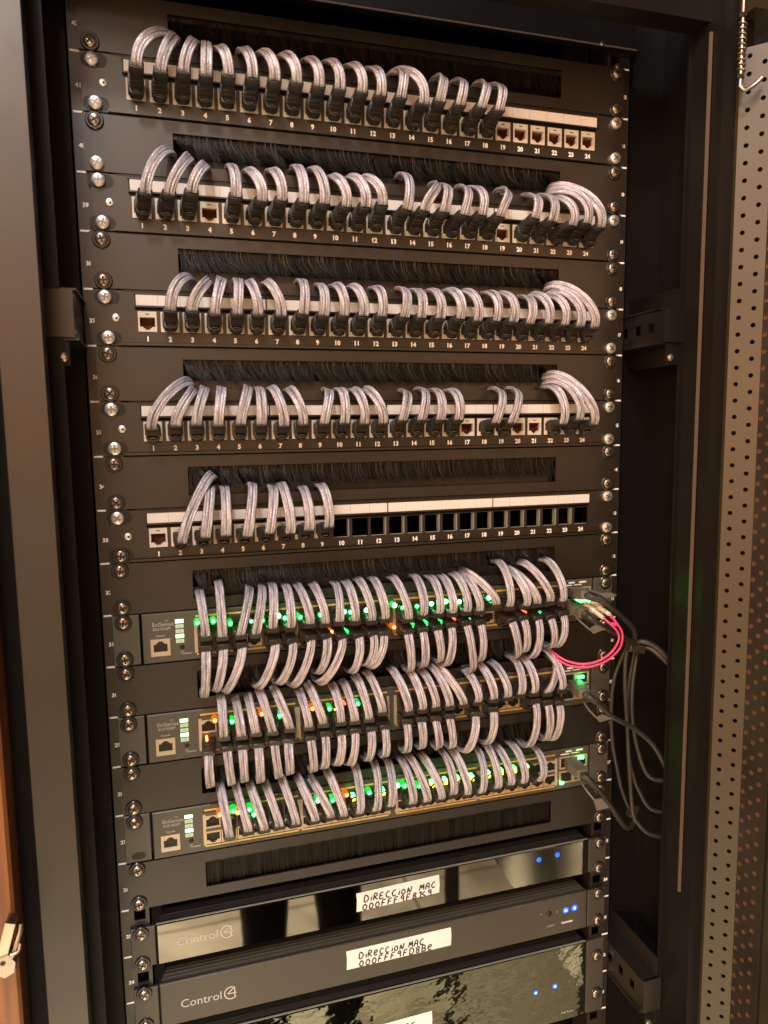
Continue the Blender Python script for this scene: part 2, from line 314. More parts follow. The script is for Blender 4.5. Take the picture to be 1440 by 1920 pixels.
# measured cable ends, lamps and cable runs, all in millimetres in the rack frame
CABLES = {'P1': (-31, 0, [(1, -198.5, -18.7, -169.6, 17.1), (2, -181.1, -20.7, -168.4, 16.5), (3, -164.3, -18.7, -154.5, 15.9), (4, -147.8, -19.0, -145.9, 15.0), (5, -130.9, -17.0, -136.8, 13.4), (6, -112.5, -16.8, -118.2, 14.5), (7, -95.1, -16.7, -103.6, 13.9), (8, -77.8, -16.7, -86.6, 13.6), (9, -59.7, -17.4, -65.8, 13.7), (10, -42.7, -17.5, -48.1, 14.2), (11, -24.0, -17.8, -29.8, 13.0), (12, -8.1, -18.5, -11.1, 13.6), (13, 9.3, -18.2, 13.7, 12.7), (14, 29.0, -21.1, 8.9, 13.0), (15, 43.7, -17.4, 50.0, 12.2), (16, 62.1, -18.3, 68.6, 11.7), (17, 81.8, -18.4, 90.1, 12.4), (18, 98.3, -18.8, 103.6, 12.6)]), 'P2': (-28, 2, [(1, -196.6, -109.0, -175.1, -69.2), (2, -179.0, -108.5, -162.0, -72.1), (3, -162.1, -105.6, -149.7, -77.2), (5, -128.2, -106.2, -130.0, -75.5), (6, -107.7, -108.0, -116.7, -77.7), (7, -91.8, -106.4, -97.8, -76.6), (8, -74.1, -106.7, -76.6, -71.8), (9, -56.8, -106.3, -62.6, -72.3), (10, -38.4, -107.5, -46.5, -77.0), (11, -21.9, -106.3, -31.1, -76.6), (12, -7.1, -103.6, -19.7, -77.0), (13, 14.6, -105.9, 17.1, -70.5), (14, 30.4, -105.7, 47.0, -77.1), (15, 48.4, -105.3, 53.1, -77.5), (16, 66.8, -106.7, 73.1, -76.8), (17, 83.9, -105.5, 83.5, -76.0), (18, 101.3, -105.6, 112.0, -77.1), (20, 135.8, -104.7, 138.5, -78.8), (21, 152.9, -106.3, 153.9, -77.7), (22, 173.6, -108.6, 165.1, -78.8), (23, 188.5, -105.8, 164.4, -73.1), (24, 203.1, -108.6, 165.5, -68.7)]), 'P3': (-24, 4, [(2, -182.1, -195.1, -163.6, -167.5), (3, -165.4, -194.9, -150.8, -168.2), (4, -147.7, -196.9, -140.8, -166.4), (5, -129.9, -196.3, -127.8, -166.7), (6, -113.2, -196.2, -119.4, -167.7), (7, -94.4, -196.5, -104.3, -167.0), (8, -75.7, -194.6, -74.6, -164.9), (9, -58.5, -195.3, -58.9, -167.7), (10, -41.0, -194.8, -45.7, -167.2), (11, -23.8, -194.3, -31.0, -167.5), (12, -7.6, -194.2, -10.1, -168.0), (13, 13.1, -194.5, 14.1, -167.9), (14, 28.3, -194.5, 27.6, -168.3), (15, 46.2, -194.4, 42.4, -168.2), (16, 64.9, -194.3, 59.4, -167.0), (17, 81.8, -195.6, 75.1, -167.3), (18, 100.1, -195.1, 97.4, -167.9), (19, 117.0, -195.5, 111.5, -167.8), (20, 133.7, -196.5, 134.5, -170.3), (21, 152.8, -196.0, 144.5, -168.0), (22, 169.4, -196.9, 161.9, -168.3), (23, 185.7, -197.9, 164.1, -164.8), (24, 201.1, -198.5, 164.1, -158.9)]), 'P4': (-24, 6, [(1, -201.1, -288.2, -167.7, -251.4), (2, -182.2, -285.9, -167.0, -256.7), (3, -165.9, -285.2, -157.9, -255.8), (4, -148.6, -285.9, -144.3, -255.7), (5, -130.5, -285.2, -122.5, -255.2), (6, -113.5, -285.4, -113.1, -256.1), (7, -94.8, -286.9, -102.5, -255.2), (8, -78.5, -285.7, -87.4, -256.0), (9, -60.2, -285.5, -53.9, -257.3), (10, -42.4, -285.2, -42.9, -256.4), (11, -24.8, -285.8, -30.7, -256.4), (12, -8.0, -285.6, -19.4, -256.3), (13, 10.2, -283.4, 16.1, -258.2), (14, 28.1, -283.1, 33.0, -256.2), (15, 45.8, -283.3, 45.5, -257.1), (16, 63.2, -283.4, 60.7, -257.1), (18, 100.0, -286.7, 108.1, -256.0), (19, 116.2, -286.8, 124.7, -256.0), (22, 169.4, -288.4, 163.7, -252.8), (23, 186.4, -284.5, 163.7, -248.3), (24, 202.7, -289.2, 163.6, -242.2)]), 'P5': (-24, 8, [(2, -181.5, -382.0, -153.0, -329.0), (3, -162.6, -378.2, -156.9, -338.0), (4, -146.1, -377.3, -144.9, -339.8), (5, -128.2, -379.2, -121.7, -337.3), (6, -109.8, -377.5, -104.3, -340.3), (7, -92.1, -378.5, -96.3, -338.2), (8, -75.8, -376.5, -77.5, -342.2), (9, -58.5, -374.7, -61.2, -340.4)]), 'S1u': (-23, 10, [(1, -166.1, -463.5, -169.1, -428.9), (2, -152.5, -464.8, -153.0, -421.7), (3, -137.4, -464.9, -126.7, -428.4), (4, -124.3, -465.2, -115.5, -428.3), (5, -110.0, -461.8, -106.6, -427.0), (6, -94.3, -462.4, -94.8, -428.9), (7, -77.3, -460.6, -84.2, -429.7), (8, -63.6, -461.4, -70.2, -429.8), (9, -51.0, -461.1, -50.0, -430.3), (10, -36.4, -461.9, -39.6, -430.1), (11, -21.1, -462.8, -28.0, -428.5), (12, -8.6, -462.5, -14.2, -428.5), (13, 13.7, -464.5, 4.8, -428.8), (14, 27.7, -462.2, 26.3, -428.9), (15, 43.3, -462.1, 41.8, -431.0), (16, 56.5, -462.7, 53.6, -431.3), (17, 71.0, -462.5, 66.1, -430.2), (18, 84.0, -463.1, 74.9, -430.8), (19, 100.9, -458.3, 76.0, -427.8), (20, 114.8, -461.6, 111.8, -420.8), (21, 132.2, -462.0, 121.5, -427.8), (22, 143.6, -460.9, 125.0, -430.1), (23, 158.0, -460.0, 138.2, -423.6), (24, 171.3, -461.1, 163.3, -422.5)]), 'S1l': (-23, 10, [(1, -166.5, -474.6, -169.3, -520.6), (2, -152.0, -474.6, -160.4, -516.3), (3, -136.4, -474.8, -153.1, -518.2), (5, -108.1, -474.8, -125.1, -517.5), (6, -92.8, -475.4, -106.5, -515.8), (7, -76.7, -474.1, -93.6, -520.3), (8, -62.4, -474.1, -70.2, -510.3), (9, -48.4, -475.9, -69.5, -520.0), (10, -33.2, -476.4, -39.2, -512.8), (11, -19.8, -475.7, -25.8, -507.6), (12, -9.8, -476.7, -22.2, -509.5), (13, 13.1, -477.4, 18.0, -518.1), (14, 27.5, -476.8, 31.0, -515.3), (15, 41.7, -476.1, 47.8, -511.8), (16, 55.4, -474.8, 53.3, -516.7), (17, 71.0, -474.2, 81.0, -526.7), (18, 85.1, -475.0, 88.9, -516.2), (20, 117.7, -475.9, 128.6, -516.6), (21, 130.1, -474.4, 135.0, -511.8), (22, 145.5, -475.8, 143.9, -519.3), (23, 159.4, -476.5, 164.6, -509.3), (24, 172.7, -474.0, 169.4, -509.8)]), 'S2u': (-23, 12, [(2, -154.6, -553.4, -154.7, -522.9), (3, -139.7, -554.5, -142.4, -527.3), (4, -127.3, -553.3, -131.5, -525.7), (5, -112.9, -554.3, -121.0, -522.5), (6, -97.4, -553.5, -108.1, -522.0), (7, -80.7, -554.3, -85.5, -527.2), (8, -67.6, -553.1, -77.0, -522.7), (9, -51.5, -553.7, -54.6, -525.3), (10, -38.6, -554.4, -44.0, -524.5), (11, -25.1, -554.2, -31.7, -520.8), (12, -12.3, -549.3, -20.8, -517.9), (13, 12.9, -552.0, 2.7, -516.4), (14, 26.5, -551.7, 19.1, -518.7), (15, 39.7, -551.3, 32.5, -521.3), (16, 53.6, -552.0, 42.9, -518.7), (17, 67.7, -552.2, 48.3, -518.2), (18, 82.5, -551.5, 77.7, -526.3), (19, 98.6, -550.8, 91.8, -520.8), (20, 113.2, -550.5, 107.2, -522.5), (21, 127.5, -549.5, 127.4, -518.1), (22, 141.8, -549.7, 138.0, -519.2), (23, 156.4, -551.4, 171.4, -525.0), (24, 172.3, -550.1, 165.2, -514.3)]), 'S2l': (-23, 12, [(1, -168.1, -567.3, -167.1, -601.3), (2, -152.3, -565.2, -148.4, -602.3), (3, -139.2, -565.7, -137.5, -602.0), (4, -125.4, -566.2, -123.7, -604.2), (5, -111.4, -565.8, -106.7, -602.7), (6, -99.2, -566.1, -97.3, -600.1), (7, -79.1, -565.9, -76.0, -601.2), (8, -65.9, -563.8, -66.9, -600.0), (9, -51.2, -564.3, -55.2, -598.7), (10, -38.3, -564.6, -43.5, -600.4), (11, -23.2, -565.1, -25.3, -598.9), (12, -10.0, -564.9, -9.0, -597.1), (13, 11.2, -562.6, 12.9, -596.5), (14, 25.3, -562.4, 28.1, -594.4), (15, 39.6, -563.3, 45.7, -596.9), (16, 53.6, -563.0, 59.1, -598.2), (18, 80.3, -564.4, 70.9, -604.9), (19, 98.7, -562.0, 95.4, -600.1), (22, 143.7, -559.6, 140.7, -610.4), (23, 157.2, -562.4, 159.9, -605.8), (24, 170.2, -564.6, 166.6, -606.7)]), 'S3u': (-23, 14, [(2, -153.1, -645.0, -158.8, -605.2), (3, -136.8, -643.0, -145.3, -607.3), (4, -122.8, -644.0, -132.5, -609.4), (5, -109.5, -642.9, -118.2, -611.7), (6, -94.7, -643.5, -103.9, -607.3), (7, -77.1, -643.5, -88.7, -609.7), (8, -62.8, -642.5, -76.3, -612.7), (9, -50.4, -643.6, -60.6, -608.8), (10, -35.7, -643.5, -35.3, -604.8), (11, -19.9, -643.7, -16.0, -605.6), (12, -5.9, -641.9, -2.7, -605.5), (13, 15.7, -642.9, 11.7, -608.2), (14, 30.1, -643.2, 19.9, -606.1), (15, 44.7, -642.9, 33.0, -607.0), (16, 56.7, -640.6, 54.6, -606.9), (17, 71.6, -643.1, 64.1, -606.1), (18, 86.1, -643.3, 89.7, -607.6), (19, 103.1, -641.7, 99.5, -604.5), (20, 117.4, -640.7, 111.1, -608.4), (21, 131.3, -640.7, 128.2, -608.6), (22, 148.9, -641.3, 152.7, -614.4)])}
LEDS = {'S1': [(-172.3, -453.3, 'g'), (-159.0, -453.1, 'g'), (-144.8, -456.3, 'g'), (-127.1, -455.6, 'g'), (-117.4, -455.9, 'g'), (-103.4, -453.4, 'G'), (-97.9, -455.8, 'g'), (-84.1, -456.1, 'g'), (-65.9, -455.7, 'g'), (-44.4, -454.7, 'G'), (-38.5, -455.7, 'g'), (-23.5, -455.0, 'G'), (3.4, -452.8, 'G'), (10.6, -455.4, 'g'), (25.1, -455.6, 'g'), (39.3, -454.3, 'G'), (53.7, -453.4, 'G'), (67.2, -454.6, 'G'), (97.9, -453.4, 'G'), (2.6, -473.3, 'r'), (-56.1, -472.3, 'r'), (-41.8, -472.7, 'd'), (21.8, -472.6, 'd'), (34.5, -471.7, 'd'), (49.9, -472.1, 'd'), (62.8, -471.2, 'q'), (78.6, -472.6, 'd'), (137.0, -470.9, 'q'), (152.7, -472.3, 'd')], 'S2': [(-161.2, -541.3, 'r'), (-146.7, -544.2, 'g'), (-120.7, -540.7, 'r'), (-105.2, -544.7, 'g'), (-75.3, -541.6, 'r'), (-59.6, -543.6, 'g'), (-54.7, -544.8, 'o'), (-45.2, -540.9, 'q'), (-33.1, -542.4, 'g'), (-168.6, -558.1, 'o')], 'S3': [(-160.5, -628.2, 'r'), (-148.4, -626.8, 'g'), (-144.8, -629.0, 'r'), (-134.4, -627.7, 'g'), (-130.8, -633.4, 'g'), (-72.1, -629.7, 'G'), (-58.6, -631.9, 'g'), (-45.4, -628.9, 'r'), (-38.8, -632.1, 'y'), (-23.3, -630.4, 'g'), (-9.8, -631.6, 'y'), (4.5, -627.5, 'G'), (11.4, -629.2, 'g'), (25.3, -632.0, 'g'), (39.4, -631.6, 'y'), (53.1, -631.0, 'y'), (65.9, -630.9, 'y'), (81.0, -631.6, 'y'), (98.7, -631.1, 'y'), (112.5, -630.5, 'y'), (127.0, -630.5, 'y'), (140.6, -630.3, 'y')]}
PATHS = {'dacA': [(191.3, -20.0, -454.8), (186.3, -42.0, -451.7), (198.6, -50.0, -455.5), (208.7, -50.0, -464.1), (231.4, -42.0, -481.3), (243.9, -36.0, -492.1), (249.8, -30.0, -503.6), (250.4, -26.0, -513.1)], 'dacB': [(187.4, -20.0, -469.5), (183.8, -42.0, -469.1), (187.4, -52.0, -473.7), (205.2, -50.0, -484.7), (224.4, -44.0, -495.0), (243.9, -34.0, -506.3), (257.4, -26.0, -515.5), (264.3, -32.0, -513.8), (272.7, -42.0, -521.6), (284.8, -48.0, -535.3)], 'tw1': [(252.8, -26.0, -510.0), (258.1, -31.5, -507.3), (266.7, -37.0, -510.4), (275.3, -42.5, -519.0), (286.0, -48.0, -534.3)], 's1': [(249.6, -22.0, -514.2), (243.7, -21.8, -520.9), (233.3, -21.5, -546.1), (230.7, -21.2, -581.3), (233.8, -21.0, -617.2), (239.7, -20.8, -642.9), (245.7, -20.5, -666.1), (254.2, -20.2, -686.5), (259.1, -20.0, -693.4)], 's2': [(249.4, -24.0, -513.6), (242.9, -26.4, -521.1), (240.9, -28.8, -551.7), (243.0, -31.2, -593.1), (245.2, -33.6, -637.7), (247.0, -36.0, -671.2), (247.7, -38.4, -685.6), (251.2, -40.8, -693.5), (262.6, -43.2, -705.8), (279.6, -45.6, -712.2), (298.0, -48.0, -716.5)], 's3': [(261.2, -20.0, -519.3), (256.5, -23.5, -530.1), (251.0, -27.0, -553.6), (248.7, -30.5, -580.1), (251.6, -34.0, -610.1), (259.4, -37.5, -638.1), (266.7, -41.0, -648.4), (278.1, -44.5, -650.8), (295.1, -48.0, -647.2)], 's4': [(258.9, -18.0, -518.6), (249.6, -22.3, -563.5), (248.3, -26.6, -618.5), (251.9, -30.9, -648.7), (257.6, -35.1, -665.9), (266.5, -39.4, -681.3), (280.7, -43.7, -685.5), (296.4, -48.0, -677.8)], 'dac2': [(192.7, -20.0, -551.9), (186.2, -42.0, -549.8), (193.5, -50.0, -554.7), (216.3, -46.0, -575.3), (242.1, -42.0, -591.3), (263.3, -42.0, -609.4), (274.3, -45.0, -626.6), (281.0, -47.0, -642.6), (289.8, -50.0, -666.5)], 'dac3': [(190.8, -20.0, -634.6), (185.6, -42.0, -631.2), (195.6, -50.0, -641.5), (215.3, -44.0, -665.6), (232.5, -36.0, -688.8), (246.6, -30.0, -704.5), (257.1, -26.0, -704.5), (261.0, -22.0, -696.8), (260.2, -20.0, -687.6)], 'tabA': [(185.9, -62.0, -445.1), (199.0, -62.0, -445.7), (205.9, -62.0, -448.8), (193.4, -62.0, -450.3)], 'tabB': [(176.6, -62.0, -478.7), (184.4, -62.0, -474.9), (193.6, -62.0, -480.3), (181.2, -62.0, -483.2)], 'tab2': [(185.4, -62.0, -564.9), (193.5, -62.0, -562.8), (203.5, -62.0, -568.3), (190.2, -62.0, -570.2)], 'tab3': [(186.4, -60.0, -648.0), (195.8, -60.0, -648.5), (204.4, -60.0, -659.2), (190.8, -60.0, -660.2)], 'strA': [(190.9, -30.0, -450.5), (188.2, -48.0, -446.4), (187.1, -62.0, -445.2)], 'strB': [(180.2, -30.0, -471.8), (175.0, -48.0, -473.6), (177.2, -62.0, -478.8)], 'str2': [(190.2, -30.0, -556.3), (185.0, -48.0, -559.7), (186.6, -62.0, -565.5)], 'str3': [(190.8, -30.0, -639.5), (183.8, -48.0, -640.6), (187.6, -60.0, -648.8)], 'lc1': [(193.0, -30.0, -463.9), (195.5, -58.0, -471.3)], 'lc2': [(200.1, -30.0, -462.9), (202.9, -58.0, -468.9)], 'pk1': [(195.5, -58.0, -471.3), (202.4, -60.0, -477.6), (210.3, -58.0, -485.6), (214.5, -54.0, -494.9), (211.9, -48.0, -507.5), (202.5, -42.0, -517.4), (188.7, -36.0, -521.5), (175.9, -28.0, -520.0), (168.7, -20.0, -515.8), (166.6, -8.0, -512.1)], 'pk2': [(202.9, -58.0, -468.9), (206.9, -60.0, -475.4), (214.4, -58.0, -484.4), (218.6, -54.0, -494.3), (219.0, -48.0, -506.6), (208.5, -42.0, -519.1), (191.8, -36.0, -525.1), (177.8, -28.0, -524.5), (168.8, -20.0, -519.6), (166.7, -8.0, -515.4)], 'leftloop': [(-268.4, 20.0, -449.7), (-260.8, 20.0, -376.2), (-258.7, 20.0, -399.3)]}

# ------------------------------------------------------------------ floor (seen mirrored in the glossy boxes and through the door glass)
def floor():
    M = bpy.data.materials.new('floor_tile'); M.use_nodes = True; n = M.node_tree; b = n.nodes['Principled BSDF']
    t = n.nodes.new('ShaderNodeTexCoord')
    w = n.nodes.new('ShaderNodeTexNoise'); w.inputs['Scale'].default_value = 1.6; w.inputs['Detail'].default_value = 6; w.inputs['Distortion'].default_value = 1.8
    n.links.new(t.outputs['Object'], w.inputs['Vector'])
    r = n.nodes.new('ShaderNodeValToRGB'); r.color_ramp.elements[0].position = .35; r.color_ramp.elements[0].color = (0.42, 0.35, 0.24, 1)
    r.color_ramp.elements[1].position = .62; r.color_ramp.elements[1].color = (0.82, 0.72, 0.54, 1)
    br = n.nodes.new('ShaderNodeTexBrick'); br.offset = 0.0; br.inputs['Scale'].default_value = 1; br.inputs['Brick Width'].default_value = 0.6
    br.inputs['Row Height'].default_value = 0.6; br.inputs['Mortar Size'].default_value = 0.006
    br.inputs['Color1'].default_value = (1, 1, 1, 1); br.inputs['Color2'].default_value = (.85, .85, .85, 1); br.inputs['Mortar'].default_value = (.3, .28, .24, 1)
    n.links.new(t.outputs['Object'], br.inputs['Vector'])
    mx = n.nodes.new('ShaderNodeMixRGB'); mx.blend_type = 'MULTIPLY'; mx.inputs[0].default_value = 1
    n.links.new(w.outputs['Fac'], r.inputs[0]); n.links.new(r.outputs[0], mx.inputs[1]); n.links.new(br.outputs[0], mx.inputs[2]); n.links.new(mx.outputs[0], b.inputs['Base Color'])
    b.inputs['Roughness'].default_value = 0.25
    MAT['floor'] = M
    q = MB().use('floor'); q.box(-4000, 4000, -5000, 1500, -2120, -2020)
    tag(q.build('floor'), kind='structure')
floor()

# ------------------------------------------------------------------ cabinet
cab = thing('equipment_cabinet', 'tall black steel rack cabinet holding the patch panels, switches and controllers', 'rack cabinet', (0, 0, -2020))
CZ = -2020
def cpart(mb, name, **k): return mb.build(name, cab, loc=(0, 0, -CZ), **k)
def num_rail(sign):
    a, b_ = sorted((sign*224.5, sign*248.5)); h0, h1 = sorted((sign*227.6, sign*237.3))
    zs = [CZ+20]; holes = []
    for k in range(-2, 40):
        for c in (.143, .5, .857):
            z = zu(k+c); holes.append(z)
    zz = sorted([z-4.75 for z in holes]+[z+4.75 for z in holes])
    zs = [CZ+20]+zz+[75]
    hs = sorted(holes)
    import bisect
    def hole(x, z):
        if not (h0 < x < h1): return False
        i = bisect.bisect(hs, z)
        return any(0 <= j < len(hs) and abs(hs[j]-z) < 4.7 for j in (i-1, i))
    q = MB().use('black_paint'); q.grid([a, h0, h1, b_], zs, hole, 0.4, 2.6)
    x0, x1 = sorted((sign*246.5, sign*248.5)); q.box(x0, x1, 2.6, 55, CZ+20, 75)
    x0, x1 = sorted((sign*224.5, sign*226)); q.box(x0, x1, 2.6, 30, CZ+20, 75)
    r = cpart(q, 'mounting_rail')
    for k in range(-1, 22):
        xa, xb = sorted((sign*240.5, sign*247.6)); tk = MB().use('white_ink').box(xa, xb, 0.15, 0.42, zu(k)-.75, zu(k)+.75)
        tk.build('unit_tick', r)
        link('unit_number', text_mesh('unit_number', str(41-k), 4.6, 'white_ink', sign*242.6+(0 if sign < 0 else 1.0), 0.3, zu(k+.56), bold=0.16), r)
num_rail(-1); num_rail(1)
def post(sign):
    X = lambda v: sign*v
    # outer face in front, stepped inner flange behind, one folded profile
    prof = [(265,-100),(291,-100),(291,-20),(300,-20),(300,20),(252,20),(252,18),(296,18),(296,-18),(289,-18),(289,-98),(267,-98),(267,-84),(265,-84)]
    if sign > 0:
        prof = [(272,-97),(302,-97),(302,20),(262,20),(262,18),(300,18),(300,-95),(274,-95),(274,-60),(272,-60)]
    poly = [(X(a), b_) for a, b_ in prof]
    if sign > 0: poly = poly[::-1]
    q = MB().use('shaded_frame_black'); q.plan(poly, CZ+10, 240)
    x0, x1 = sorted((X(258 if sign < 0 else 267.5), X(268 if sign < 0 else 285))); q.box(x0, x1, -59.9, -57.5, CZ+10, 200)
    if sign < 0: q.use('black_paint').box(-291.2, -264.8, -102.2, -100.2, CZ+10, 240)
    cpart(q, 'corner_post')
    if sign > 0:
        q = MB().use('trim'); q.box(268.9, 271.2, -84, -82, -745, 40); q.use('shaded_frame_black').box(269.5, 271.9, -81.9, -60.2, -745, 40); tag(cpart(q, 'edge_trim'), 'thin bright metal edge strip')
        q = MB().use('recess')
        for z in (-165, -205, -250, -480, -690, -800): q.disc(277, z, [(1.6, -60.3), (1.6, -60.1)], 10)
        cpart(q, 'post_holes')
post(-1); post(1)
def bracket(sign, u0, u1):
    X = lambda v: sign*v
    q = MB().use('black_paint' if sign < 0 or u0 > 10 else 'shaded_frame_black'); z0, z1 = zu(u1), zu(u0)  # upper right bracket takes the paint with shade put in
    x0, x1 = sorted((X(249.5), X(251)))
    # web with square holes, running back from the front flange to the rail
    zc = (z0+z1)/2
    ys = [-60, -46, -38, -26, -18, -6, 2, 40]
    for i in range(len(ys)-1):
        hole = i in (1, 3, 5)
        if hole: q.box(x0, x1, ys[i], ys[i+1], z0, zc-4.5); q.box(x0, x1, ys[i], ys[i+1], zc+4.5, z1)
        else: q.box(x0, x1, ys[i], ys[i+1], z0, z1)
    a, b_ = sorted((X(249.5), X(270))); q.box(a, b_, -61.5, -60, z0, z1)
    a, b_ = sorted((X(247), X(268)))
    q.box(a, b_, -58, 40, z1+.2, z1+1.7); q.box(a, b_, -58, 40, z0-1.7, z0-.2)
    a, b_ = sorted((X(266.5), X(268))); q.box(a, b_, -58, 40, z1+1.7, z1+20); q.box(a, b_, -58, 40, z0-20, z0-1.7)
    cpart(q, 'side_bracket')
    s = MB().use('dark_screw'); s.disc(X(258), z0-14, [(3.2, -58.5), (3.2, -60.5), (1.6, -61.5)], 12); s.use('shaded_frame_black').box(*sorted((X(254), X(266.4))), -58.4, -57, z0-20, z0-1.8)
    cpart(s, 'bracket_screw')
bracket(-1, 4.27, 5.02); bracket(1, 4.20, 4.86); bracket(1, 19.22, 20.0)
q = MB().use('shaded_frame_black'); q.box(-251, 251, -4, 4, 59.5, 96); q.box(-251, 251, -9, -4, 88, 96); cpart(q, 'cross_beam')
q = MB().use('trim'); q.box(-230, 252, -5.1, -4.1, 59.8, 61.0); tag(cpart(q, 'beam_edge'), 'pale lower edge of the top beam')  # thin paler strip along the beam's lower edge
q = MB().use('shaded_frame_black'); q.box(-291, 291, -80, -78, 50, 130); q.box(-291, 291, -78, -58, 50, 52)
cpart(q, 'front_lintel')
q = MB().use('inside_black'); q.box(-300, 300, -40, 720, 170, 180); cpart(q, 'roof')
q = MB().use('inside_black'); q.box(-303, -292, -97, 19, CZ+10, 200); q.box(-300, -298, 20, 720, CZ+10, 170); q.box(298, 300, 20, 720, CZ+10, 170); q.box(-300, 300, 720, 722, CZ+10, 170); q.box(-300, 300, -95, 720, CZ, CZ+10)
cpart(q, 'side_and_back_panels')
q = MB().use('shaded_frame_black'); q.box(-250, -235, 480, 520, CZ+20, 150); q.box(235, 250, 480, 520, CZ+20, 150); q.box(262, 290, 140, 150, CZ+20, 150); q.box(-290, -262, 140, 150, CZ+20, 150); cpart(q, 'rear_rails')
q = MB().use('chrome'); q.tube([(222+3.6*math.cos(k*.9), -40+3.6*math.sin(k*.9), 66+k*.62) for k in range(36)], 0.6, 6, 2); cpart(q, 'latch_spring', smooth=True)
q = MB().use('dark_screw'); q.disc(232, 44, [(2.6, -3.6), (2.6, -4.6), (1, -5.2)], 12); q.disc(214, 61, [(2.2, -6), (1.5, -7)], 12); cpart(q, 'beam_screw')

# ------------------------------------------------------------------ screws
def screw_mesh(kind):
    q = MB()
    if kind == 'dark':
        q.use('washer_black').disc(0, 0, [(6.9, 0), (6.9, -1.0), (6.2, -1.7), (5.0, -1.7), (4.7, -1.0)], 24)
        q.use('dark_screw').disc(0, 0, [(4.8, -.6), (4.8, -2.2), (4.4, -2.9), (3.6, -3.3), (.2, -3.5)], 22)
        c = -3.53
    else:
        q.use('zinc').disc(0, 0, [(5.3, 0), (5.3, -1.6), (5.0, -2.5), (4.0, -3.1), (.2, -3.4)], 24)
        c = -3.43
    q.use('recess' if kind == 'dark' else 'cross_grey')  # darker raised cross stands in for the shade in the recess
    a = random.random()
    for k in range(2):
        ang = a+k*math.pi/2; ca, sa = math.cos(ang), math.sin(ang)
        w, l = .72, 3.1
        pts = [(-l, -w), (l, -w), (l, w), (-l, w)]
        P = [(x*ca-z*sa, x*sa+z*ca) for x, z in pts]
        q.loft([[(x, c+1.0, z) for x, z in P], [(x, c-.02-.004*k, z) for x, z in P]])
    return q.mesh(kind+'_screw', True, 35)
SCR = {'dark': [screw_mesh('dark') for _ in range(5)], 'zinc': [screw_mesh('zinc') for _ in range(4)]}
def screw(parent, x, z, kind, y=-2.2):
    o = link('mounting_screw', random.choice(SCR[kind]), parent, (x, y, z)); o.rotation_euler = (0, random.uniform(0, 6.28), 0)
    tag(o, 'shiny zinc crosshead screw' if kind == 'zinc' else 'dark crosshead screw in a black cup washer'); return o

# ------------------------------------------------------------------ keystone jack
def jack_meshes():
    q = MB().use('beige_plastic')
    xs = [-7.3, -5.9, -3.4, -1.9, 1.9, 3.4, 5.9, 7.3]; zs = [-8.1, -6.6, -5.4, -4.2, 3.4, 8.1]
    def hole(x, z):
        ax = abs(x)
        return (-4.2 < z < 3.4 and ax < 5.9) or (-5.4 < z < -4.2 and ax < 3.4) or (-6.6 < z < -5.4 and ax < 1.9)
    q.grid(xs, zs, hole, -0.6, 3.0)
    q.use('recess').box(-1.6, 1.6, -.72, -.55, 5.6, 6.3)
    q.use('jack_inside').grid(xs, zs, hole, 3.01, 11); q.box(-6.4, 6.4, 11.02, 12, -7, 4)
    body = q.mesh('keystone_jack')
    g = MB().use('gold')
    for k in range(8):
        x = -3.55+k*1.015; g.loft([[(x-.22, 2.2, 3.2), (x+.22, 2.2, 3.2), (x+.22, 2.5, 3.4), (x-.22, 2.5, 3.4)], [(x-.22, 9.5, -1.6), (x+.22, 9.5, -1.6), (x+.22, 9.8, -1.3), (x-.22, 9.8, -1.3)]])
    return body, g.mesh('contacts')
JM, JC = jack_meshes()
PX = [-200.6+17.56*k for k in range(24)]
filled = {'P1': set(range(1, 25)), 'P2': set(range(1, 25)), 'P3': set(range(1, 25)), 'P4': set(range(1, 25)), 'P5': set(range(1, 10))}

